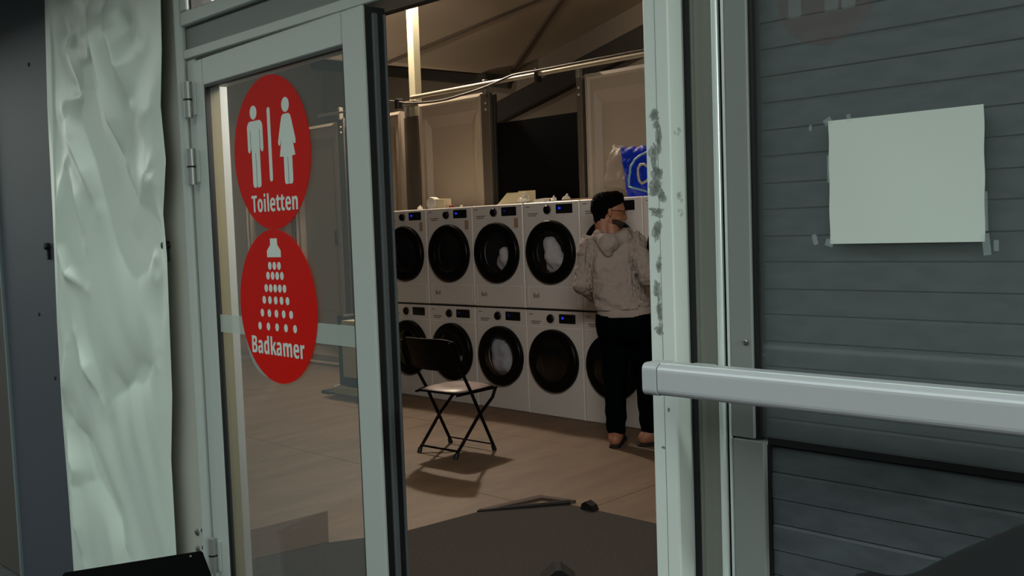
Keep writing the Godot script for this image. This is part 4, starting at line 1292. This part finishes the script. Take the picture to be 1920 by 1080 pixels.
# =====================================================================  floor things
func floor_things():
	# big dark doormat with folded far corner
	var mm := worldtex(mat("mat_brown", Color.WHITE, 0.95), noise_tex(0.12, Color(0.125, 0.11, 0.098), Color(0.185, 0.165, 0.148), 4, 512, 17), Vector3(0.8, 0.8, 0.8))
	var t := thing("doormat", "large dark brown doormat inside the doorway with folded corner", "mat")
	var mp := MB.new()
	mp.xf = Transform3D(Basis(Vector3(1, 0, 0), Vector3(0, 0, -1), Vector3(0, 1, 0)), Vector3.ZERO)
	mp.prism(poly([-4.02, 2.2, -3.94, 2.65, -3.775, 2.965, -3.715, 3.486, -3.423, 3.878, -2.2, 3.90, -0.9, 3.92, -0.9, 1.6, -4.1, 1.6]), 0.001, 0.010)
	obj("carpet", mp.done(), mm, t)
	obj("folded_edge", MB.new().tube([Vector3(-3.72, 0.014, -3.47), Vector3(-3.58, 0.018, -3.665), Vector3(-3.42, 0.021, -3.885)], [0.005, 0.010, 0.013], 10).done(), mat("mat_edge", Color(0.10, 0.085, 0.085), 0.8), t)
	var fl := MB.new()
	fl.xf = mp.xf
	fl.prism(poly([-3.735, 3.50, -3.66, 3.90, -3.43, 3.945, -3.45, 3.905, -3.615, 3.865, -3.69, 3.52]), 0.001, 0.016)
	obj("backing_strip", fl.done(), mat("mat_backing", Color(0.25, 0.20, 0.18), 0.8), t)
	# cardboard sheet left of the mat
	var cb := MB.new()
	cb.xf = mp.xf
	cb.prism(poly([-4.45, 2.42, -4.40, 2.985, -3.955, 2.68, -4.045, 2.2]), 0.0, 0.006)
	tag(obj("cardboard_sheet", cb.done(), mat("cardboard", Color(0.27, 0.19, 0.13), 0.85)), "flat brown cardboard sheet on the floor behind the door glass", "cardboard")
	var st := obj("door_wedge", MB.new().prism(poly([-0.045, 0, 0.045, 0, 0.03, 0.028, -0.01, 0.045, -0.035, 0.03]), -0.025, 0.025).done(), mat("black_rubber"))
	st.position = Vector3(-3.27, 0.0105, -3.87)
	tag(st, "small dark rubber wedge at the mat's far edge", "wedge")
	var lump := obj("rubber_wedge", MB.new().prism(poly([-0.075, 0, 0.075, 0, 0.012, 0.05, -0.012, 0.05]), -0.06, 0.06).done(), mat("black_cloth", Color(0.012, 0.013, 0.016), 0.85))
	lump.position = Vector3(-2.74, 0.0105, -3.02)
	lump.rotation.y = 0.8
	tag(lump, "low black pointed wedge lying on the doormat at the bottom frame edge", "wedge")
	# cream heater with black back column, left of the machines
	var cream := mat("cream_plastic", Color(0.72, 0.69, 0.56), 0.45)
	var h := thing("cream_heater", "cream rounded heater with black back column beside the lower washer", "heater", Vector3(-7.22, 0, -5.42))
	var hp := MB.new()
	var side := PackedVector2Array()
	for i in 13:
		var a := lerpf(-0.5 * PI, 0.5 * PI, i / 12.0)
		side.append(Vector2(0.19 + 0.155 * cos(a), 0.445 + 0.265 * sin(a)))
	side.append(Vector2(-0.24, 0.71))
	side.append(Vector2(-0.24, 0.18))
	hp.prism(side, -0.11, 0.11)
	obj("shell", hp.done(), cream, h)
	obj("lower_panel", MB.new().span(Vector3(-0.24, 0.08, -0.10), Vector3(0.262, 0.18, 0.10), 0.01).span(Vector3(0.2, 0.10, -0.09), Vector3(0.27, 0.33, 0.09), 0.01).done(), mat("black_rubber"), h)
	obj("base", bx(Vector3(-0.40, 0.0, -0.12), Vector3(0.285, 0.085, 0.12), 0.012), cream, h)
	obj("back_column", bx(Vector3(-0.36, 0.08, -0.10), Vector3(-0.25, 0.76, 0.08), 0.015), mat("black_rubber"), h)
	obj("foot_plate", bx(Vector3(-0.56, 0.0, -0.16), Vector3(-0.405, 0.03, 0.16), 0.01), mat("black_rubber"), h)
	obj("grey_band", bx(Vector3(0.325, 0.44, -0.112), Vector3(0.348, 0.47, 0.112), 0.003), mat("gasket_grey"), h)
	obj("grey_band", bx(Vector3(0.325, 0.49, -0.112), Vector3(0.346, 0.51, 0.112), 0.003), mat("gasket_grey"), h)
	obj("handle", MB.new().tube([Vector3(0.10, 0.69, 0), Vector3(0.14, 0.83, 0), Vector3(0.22, 0.85, 0), Vector3(0.25, 0.70, 0)], 0.022, 10).done(), mat("black_rubber"), h)


func chair():
	var bk := mat("chair_black", Color(0.012, 0.013, 0.016), 0.42)
	bk.metallic_specular = 0.25
	var t := thing("folding_chair", "black metal folding chair with pale pinkish seat facing the washers", "chair", Vector3(-4.905, 0, -4.39), deg_to_rad(3))
	var R := 0.0115
	# backrest frame: from the top of the back down to the front feet (front is -z)
	for s in [-1.0, 1.0]:
		obj("front_leg", MB.new().tube([Vector3(s * 0.228, 0.79, 0.245), Vector3(s * 0.222, 0.60, 0.14), Vector3(s * 0.215, 0.44, 0.045), Vector3(s * 0.212, 0.02, -0.17)], R, 10).done(), bk, t)
		obj("rear_leg", MB.new().tube([Vector3(s * 0.185, 0.425, -0.235), Vector3(s * 0.185, 0.36, -0.20), Vector3(s * 0.18, 0.25, -0.055), Vector3(s * 0.175, 0.02, 0.17)], R, 10).done(), bk, t)
		for q in [[0.212, -0.172], [0.175, 0.172]]:
			obj("foot_cap", MB.new().tube([Vector3(s * q[0], 0.0, q[1]), Vector3(s * q[0], 0.035, q[1] - signf(q[1]) * 0.013)], [0.0165, 0.015], 10).done(), mat("black_rubber"), t)
		obj("side_rail", MB.new().tube([Vector3(s * 0.197, 0.425, 0.16), Vector3(s * 0.19, 0.425, -0.24)], 0.009, 8).done(), bk, t)
	obj("rear_stretcher", MB.new().tube([Vector3(-0.175, 0.05, 0.155), Vector3(0.175, 0.05, 0.155)], 0.008, 8).done(), bk, t)
	obj("front_stretcher", MB.new().tube([Vector3(-0.212, 0.045, -0.157), Vector3(0.212, 0.045, -0.157)], 0.006, 8).done(), bk, t)
	# seat
	var sp := PackedVector2Array()
	for p in rrect(-0.205, -0.21, 0.205, 0.21, 0.075, 7):
		sp.append(Vector2(p.x * (1.0 - 0.08 * (p.y / 0.21)), p.y))
	var flip := Transform3D(Basis(Vector3(1, 0, 0), Vector3(0, 0, -1), Vector3(0, 1, 0)), Vector3(0, 0, -0.045))
	var sr := MB.new()
	sr.xf = flip
	sr.prism(sp, 0.428, 0.442)
	obj("seat_rim", sr.done(), bk, t)
	var pad := MB.new()
	pad.sheet(17, 17, func(i, j):
		var uu: float = i / 8.0 - 1.0
		var vv: float = j / 8.0 - 1.0
		var q := Vector2(uu * sqrt(1.0 - vv * vv * 0.36), vv * sqrt(1.0 - uu * uu * 0.36))
		var dome := (1.0 - pow(absf(uu), 6)) * (1.0 - pow(absf(vv), 6))
		return Vector3(q.x * 0.196, 0.443 + 0.014 * dome - 0.006 * exp(-8.0 * (uu * uu + vv * vv)), -0.045 + q.y * 0.2), Vector3.UP)
	obj("seat", pad.done(), mat("seat_pink", Color(0.52, 0.44, 0.43), 0.42), t)
	# curved backrest
	var back := MB.new()
	var W := 0.245
	var cv := func(i, j, o):
		var a: float = i / 20.0 * 2.0 - 1.0
		var y: float = lerpf(0.585, 0.812, j / 10.0) - (0.02 * pow(absf(a), 6.0) if j == 10 else 0.0) + (0.03 * pow(absf(a), 4.0) if j == 0 else 0.0)
		return Vector3(a * W, y, 0.275 - 0.05 * a * a + (y - 0.7) * 0.45 + o - 0.045)
	back.sheet(21, 11, func(i, j): return cv.call(i, j, 0.008), Vector3.BACK)
	back.sheet(21, 11, func(i, j): return cv.call(i, j, -0.008), Vector3.FORWARD)
	back.sheet(21, 2, func(i, j): return cv.call(i, 10, 0.008 - 0.016 * j), Vector3.UP)
	back.sheet(21, 2, func(i, j): return cv.call(i, 0, 0.008 - 0.016 * j), Vector3.DOWN)
	back.sheet(11, 2, func(i, j): return cv.call(0, i, 0.008 - 0.016 * j), Vector3.LEFT)
	back.sheet(11, 2, func(i, j): return cv.call(20, i, 0.008 - 0.016 * j), Vector3.RIGHT)
	obj("backrest", back.done(), bk, t)


# =====================================================================  person
func person():
	var P := Vector3(-4.02, 0, -5.24)
	var fw := Vector3(-0.45, 0, -0.893).normalized()
	var t := thing("person", "person in pale grey hoodie and dark trousers standing at the machines, back turned", "person", P, atan2(-fw.x, -fw.z))
	var skin := mat("skin", Color(0.56, 0.38, 0.28), 0.55)
	skin.subsurf_scatter_enabled = true
	skin.subsurf_scatter_strength = 0.08
	# joints; x right, y up, -z forward
	var hipL := Vector3(-0.115, 0.90, 0.0)
	var hipR := Vector3(0.075, 0.90, -0.01)
	var knL := Vector3(-0.115, 0.50, -0.03)
	var knR := Vector3(0.105, 0.50, -0.05)
	var anL := Vector3(-0.11, 0.085, 0.04)
	var anR := Vector3(0.115, 0.085, -0.02)
	var shL := Vector3(-0.26, 1.375, 0.02)
	var shR := Vector3(0.045, 1.395, -0.02)
	var elL := Vector3(-0.31, 1.12, 0.05)
	var elR := Vector3(0.150, 1.165, 0.06)
	var wrL := Vector3(-0.255, 1.00, -0.17)
	var wrR := Vector3(0.185, 1.33, -0.15)
	var neck0 := Vector3(-0.10, 1.42, 0.0)
	var hd := Vector3(-0.122, 1.605, -0.02)
	# ---- body ----
	var body := [
		[Vector3(-0.06, 0.93, 0), Vector3(0.03, 0.93, 0), 0.115, 0.115], [Vector3(-0.04, 0.95, 0), Vector3(-0.11, 1.25, 0.01), 0.105, 0.095],
		[Vector3(-0.16, 1.27, 0.01), Vector3(-0.08, 1.28, 0.005), 0.085, 0.080], [shL, shR, 0.045, 0.045], [neck0, Vector3(-0.115, 1.53, -0.01), 0.060, 0.055],
		[hipL, knL, 0.085, 0.058], [hipR, knR, 0.085, 0.058], [knL, anL, 0.055, 0.038], [knR, anR, 0.055, 0.038],
		[shL, elL, 0.048, 0.040], [elL, wrL, 0.040, 0.028], [shR, elR, 0.048, 0.040], [elR, wrR, 0.040, 0.028],
	]
	# feet: left points away, right turned out to the right
	var toeL := Vector3(-0.12, 0.035, -0.16)
	var toeR := Vector3(0.25, 0.035, -0.10)
	for q in [[anL, toeL], [anR, toeR]]:
		var dirv: Vector3 = (q[1] - q[0])
		dirv.y = 0
		dirv = dirv.normalized()
		var heel: Vector3 = q[0] - dirv * 0.045
		heel.y = 0.05
		body.append([q[0], heel, 0.036, 0.034])
		body.append([q[0] + Vector3(0, -0.01, 0), q[1], 0.036, 0.026])
		body.append([heel, q[1], 0.030, 0.028])
	var mb := MB.new()
	var body_f := func(p: Vector3) -> float: return maxf(bones(p, body, 0.04), 0.018 - p.y)
	mb.nets(body_f, Vector3(-0.42, 0.0, -0.34), Vector3(0.36, 1.56, 0.2), 0.012)
	# ---- head: own frame, face towards -z ----
	var fd := Vector3(0.93, -0.08, -0.36).normalized()
	var hr := fd.cross(Vector3.UP).normalized()
	var hb := Basis(hr, hr.cross(fd), -fd)
	var hx := Transform3D(hb, hd)
	var head := [
		[Vector3(0, 0.03, 0.035), Vector3(0, 0.035, -0.025), 0.080, 0.072], [Vector3(0, 0.0, -0.03), Vector3(0, -0.035, -0.045), 0.066, 0.055],
		[Vector3(-0.045, -0.06, -0.01), Vector3(0, -0.092, -0.068), 0.030, 0.024], [Vector3(0.045, -0.06, -0.01), Vector3(0, -0.092, -0.068), 0.030, 0.024],
		[Vector3(-0.025, -0.07, -0.05), Vector3(0.025, -0.07, -0.05), 0.034, 0.034],
		[Vector3(0, 0.005, -0.092), Vector3(0, -0.034, -0.112), 0.0085, 0.0125], [Vector3(-0.012, -0.036, -0.098), Vector3(0.012, -0.036, -0.098), 0.009, 0.009],
		[Vector3(-0.032, 0.022, -0.084), Vector3(0.032, 0.022, -0.084), 0.012, 0.012],
		[Vector3(-0.018, -0.060, -0.086), Vector3(0.018, -0.060, -0.086), 0.0085, 0.0085], [Vector3(-0.015, -0.072, -0.084), Vector3(0.015, -0.072, -0.084), 0.009, 0.009],
		[Vector3(0, -0.03, 0.045), Vector3(0, -0.14, 0.03), 0.056, 0.058],
	]
	var ears := [[Vector3(-0.079, 0.012, 0.012), Vector3(-0.083, -0.022, 0.008), 0.014, 0.010], [Vector3(0.079, 0.012, 0.012), Vector3(0.083, -0.022, 0.008), 0.014, 0.010]]
	var inv := hx.affine_inverse()
	var head_l := func(q: Vector3) -> float:
		var d: float = bones(q, head, 0.022)
		d = minf(d, bones(q, ears, 0.01))
		# eye sockets and the line between the lips
		for s in [-1.0, 1.0]:
			d = maxf(d, 0.013 - (q - Vector3(s * 0.031, 0.004, -0.097)).length())
		return d
	var eyes := [[Vector3(-0.031, 0.004, -0.082), Vector3(-0.031, 0.004, -0.0821), 0.0115, 0.0115], [Vector3(0.031, 0.004, -0.082), Vector3(0.031, 0.004, -0.0821), 0.0115, 0.0115]]
	mb.xf = hx
	mb.nets(func(p: Vector3) -> float: return minf(head_l.call(p), bones(p, eyes, 0.004)), Vector3(-0.11, -0.16, -0.14), Vector3(0.11, 0.135, 0.135), 0.0042)
	mb.xf = Transform3D.IDENTITY
	# ---- hands ----
	for s in [[wrL, (wrL - elL).normalized(), Vector3(0.6, -0.2, -0.5), -1.0], [wrR, (wrR - elR).normalized(), Vector3(-0.2, 0.6, -0.8), 1.0]]:
		var w: Vector3 = s[0]
		var along: Vector3 = s[1]
		var curl: Vector3 = (s[2] - along * along.dot(s[2])).normalized()
		var across: Vector3 = along.cross(curl) * s[3]
		var hand := [[w, w + along * 0.03, 0.026, 0.026]]
		for k in 4:
			var o := (k - 1.5) * 0.0195
			hand.append([w + along * 0.02 + across * o * 0.7, w + along * 0.085 + across * o, 0.0145, 0.012])
			var base: Vector3 = w + along * 0.09 + across * o
			var len: float = [0.034, 0.040, 0.038, 0.030][k]
			var j1: Vector3 = base + (along * 0.8 + curl * 0.6) * len
			var j2: Vector3 = j1 + (along * 0.25 + curl * 0.95) * len * 0.75
			var j3: Vector3 = j2 + (-along * 0.3 + curl * 0.9) * len * 0.6
			hand.append([base, j1, 0.0095, 0.0088])
			hand.append([j1, j2, 0.0088, 0.008])
			hand.append([j2, j3, 0.008, 0.0072])
		var tb: Vector3 = w + along * 0.03 - across * 0.026
		var t1: Vector3 = tb + along * 0.035 - across * 0.016 + curl * 0.014
		hand.append([tb, t1, 0.0135, 0.011])
		hand.append([t1, t1 + along * 0.026 + curl * 0.014, 0.0105, 0.0085])
		var hf := func(p: Vector3) -> float: return bones(p, hand, 0.006)
		mb.nets(hf, w - Vector3.ONE * 0.17, w + Vector3.ONE * 0.17, 0.004)
	obj("body", mb.done(), skin, t)
	# ---- hair and beard ----
	var nh := FastNoiseLite.new()
	nh.seed = 5
	nh.frequency = 38.0
	var hair_l := func(q: Vector3) -> float:
		var d: float = bones(q, [[Vector3(0, 0.045, 0.04), Vector3(0, 0.062, -0.03), 0.090, 0.084], [Vector3(0, 0.0, 0.05), Vector3(0, -0.045, 0.05), 0.074, 0.055]], 0.02) + 0.010 * nh.get_noise_3dv(q)
		# hairline: forehead, temple, in front of the ear, then down to the nape
		var line := -0.088
		if q.y < 0.075:
			line = lerpf(-0.088, 0.0, clampf((0.075 - q.y) / 0.05, 0.0, 1.0))
		if q.y < 0.025:
			line = lerpf(0.0, 0.024, clampf((0.025 - q.y) / 0.03, 0.0, 1.0))
		d = maxf(d, line - q.z)
		d = maxf(d, -0.085 - q.y - 0.3 * (q.z - 0.06))
		return d
	var hm := MB.new()
	hm.xf = hx
	hm.nets(hair_l, Vector3(-0.12, -0.12, -0.14), Vector3(0.12, 0.16, 0.16), 0.005)
	var hairm := mat("dark_hair", Color(0.016, 0.011, 0.009), 0.8)
	hairm.metallic_specular = 0.15
	obj("hair", hm.done(), hairm, t)
	var beard_l := func(q: Vector3) -> float:
		var d: float = head_l.call(q) - 0.0035 + 0.002 * nh.get_noise_3dv(q)
		d = maxf(d, q.y + 0.050 + maxf(0.0, -0.06 - q.z) * 0.5)
		d = maxf(d, -0.108 - q.y)
		d = maxf(d, q.z + 0.006 - 0.4 * (q.y + 0.06))
		return d
	var bm := MB.new()
	bm.xf = hx
	bm.nets(beard_l, Vector3(-0.1, -0.13, -0.13), Vector3(0.1, -0.02, 0.04), 0.004)
	obj("beard", bm.done(), mat("dark_beard", Color(0.17, 0.115, 0.085), 0.85), t)
	# ---- glasses ----
	var gm := MB.new()
	gm.xf = hx
	for s in [-1.0, 1.0]:
		var ringp := []
		for i in 17:
			var a := TAU * i / 16.0
			ringp.append(Vector3(s * 0.032 + 0.025 * cos(a), 0.004 + 0.018 * sin(a), -0.106))
		gm.tube(ringp, 0.0016, 6)
		gm.tube([Vector3(s * 0.057, 0.008, -0.106), Vector3(s * 0.074, 0.010, -0.095), Vector3(s * 0.081, 0.012, 0.0), Vector3(s * 0.082, 0.002, 0.025)], 0.0017, 6)
	gm.tube([Vector3(-0.007, 0.008, -0.107), Vector3(0.007, 0.008, -0.107)], 0.0016, 6)
	obj("glasses", gm.done(), mat("glasses_black", Color(0.03, 0.03, 0.035), 0.25, 0.3), t)
	# ---- hoodie ----
	var nw := FastNoiseLite.new()
	nw.seed = 9
	nw.frequency = 5.0
	nw.fractal_octaves = 3
	var hood := [
		[Vector3(-0.09, 0.94, 0.005), Vector3(0.02, 0.94, 0.0), 0.134, 0.134], [Vector3(-0.11, 1.02, 0.01), Vector3(-0.14, 1.22, 0.02), 0.135, 0.135], [Vector3(-0.02, 1.02, 0.0), Vector3(-0.08, 1.24, 0.005), 0.122, 0.118],
		[Vector3(-0.185, 1.33, 0.02), Vector3(-0.01, 1.345, -0.01), 0.11, 0.11],
		[shL, elL, 0.076, 0.062], [elL, wrL, 0.062, 0.043], [shR, elR, 0.074, 0.060], [elR, wrR, 0.064, 0.042],
	]
	var hood_fold := [[Vector3(-0.19, 1.425, 0.05), Vector3(-0.10, 1.40, 0.12), 0.042, 0.052], [Vector3(-0.10, 1.40, 0.12), Vector3(0.0, 1.435, 0.05), 0.052, 0.042], [Vector3(-0.11, 1.37, 0.12), Vector3(-0.105, 1.33, 0.12), 0.05, 0.035], [Vector3(-0.18, 1.44, 0.0), Vector3(-0.02, 1.44, -0.03), 0.05, 0.05], [Vector3(-0.18, 1.43, 0.0), Vector3(-0.19, 1.425, 0.05), 0.045, 0.042], [Vector3(0.0, 1.435, 0.05), Vector3(-0.01, 1.44, -0.03), 0.042, 0.045]]
	var hem := [[Vector3(-0.085, 0.905, 0.005), Vector3(0.03, 0.900, 0.0), 0.136, 0.136]]
	var hood_f := func(p: Vector3) -> float:
		var d := bones(p, hood, 0.035)
		d = minf(d, bones(p, hood_fold, 0.035))
		var arm := smoothstep(0.02, 0.10, p.x) + smoothstep(-0.22, -0.28, p.x)
		var wr := 0.018 * nw.get_noise_3d(p.x * 1.3, p.y * (1.0 + 1.6 * arm), p.z * 1.3) + 0.009 * nw.get_noise_3d(p.x * 2.2 + p.y * 1.6, p.y * 2.4 - p.x * 1.2, p.z * 2.0 + 7.0)
		wr += 0.0025 * sin(p.y * 48.0 - p.x * 45.0 + 6.0 * nw.get_noise_3dv(p)) * clampf(arm, 0.0, 1.0)
		# blousing over the ribbed hem
		wr += 0.006 * sin((p.y + 0.5 * p.x) * 70.0) * smoothstep(1.06, 0.96, p.y)
		d += wr
		d = maxf(d, 0.945 - p.y + 0.04 * p.x)
		# neck opening
		d = maxf(d, 0.064 - Vector2(p.x + 0.098, p.z + 0.008).length() if p.y > 1.44 else -1.0)
		return d
	var gh := MB.new()
	gh.nets(hood_f, Vector3(-0.46, 0.86, -0.30), Vector3(0.32, 1.54, 0.26), 0.009)
	var hoodm := mat("hoodie_grey", Color(0.56, 0.52, 0.49), 0.9)
	var ho := obj("hoodie", gh.done(), hoodm, t)
	var hm2 := MB.new()
	hm2.nets(func(p: Vector3) -> float: return maxf(maxf(bones(p, hem, 0.02) + 0.0012 * sin(atan2(p.z, p.x + 0.03) * 110.0), absf(p.y - 0.925 - 0.04 * p.x) - 0.032), -1.0), Vector3(-0.26, 0.86, -0.18), Vector3(0.2, 1.0, 0.18), 0.009)
	obj("ribbed_hem", hm2.done(), hoodm, ho)
	# ---- trousers ----
	var tr := [
		[Vector3(-0.085, 0.87, 0), Vector3(0.045, 0.87, -0.005), 0.128, 0.128], [Vector3(-0.09, 0.82, 0.02), Vector3(0.055, 0.82, 0.015), 0.13, 0.13],
		[hipL, knL, 0.118, 0.086], [hipR, knR, 0.118, 0.086], [knL, Vector3(-0.11, 0.10, 0.03), 0.083, 0.066], [knR, Vector3(0.112, 0.115, -0.02), 0.083, 0.066],
	]
	var tr_f := func(p: Vector3) -> float:
		var d: float = bones(p, tr, 0.03) + 0.010 * nw.get_noise_3d(p.x * 1.2, p.y * 1.1, p.z * 1.2) + 0.005 * sin(p.y * 60.0 + p.x * 20.0) * smoothstep(0.35, 0.1, p.y)
		d = maxf(d, 0.088 - p.y - 0.02 * p.x)
		d = maxf(d, p.y - 0.915)
		return d
	var trm := mat("trousers_dark", Color(0.010, 0.022, 0.032), 0.9)
	trm.metallic_specular = 0.1
	obj("trousers", MB.new().nets(tr_f, Vector3(-0.28, 0.05, -0.22), Vector3(0.28, 0.96, 0.22), 0.011).done(), trm, t)
	# ---- slippers ----
	for q in [[anL, toeL], [anR, toeR]]:
		var dirv: Vector3 = (q[1] - q[0])
		dirv.y = 0
		dirv = dirv.normalized()
		var sl := MB.new()
		var heel: Vector3 = q[0] - dirv * 0.05
		sl.nets(func(p: Vector3) -> float: return maxf(bones(p, [[Vector3(heel.x, 0.01, heel.z), Vector3(q[1].x, 0.01, q[1].z), 0.042, 0.050]], 0.01), maxf(p.y - 0.020, -p.y)), Vector3(-0.4, -0.02, -0.4), Vector3(0.4, 0.05, 0.25), 0.008)
		var stp := MB.new()
		var m1: Vector3 = q[0].lerp(q[1], 0.62)
		var ac := dirv.cross(Vector3.UP)
		stp.tube([Vector3(m1.x, 0.015, m1.z) + ac * 0.045, Vector3(m1.x, 0.055, m1.z) + ac * 0.035, Vector3(m1.x, 0.074, m1.z), Vector3(m1.x, 0.055, m1.z) - ac * 0.035, Vector3(m1.x, 0.015, m1.z) - ac * 0.045], 0.009, 8)
		var so := obj("slipper", sl.done(), mat("slipper_black", Color(0.02, 0.02, 0.022), 0.7), t)
		obj("strap", stp.done(), mat("slipper_black"), so)
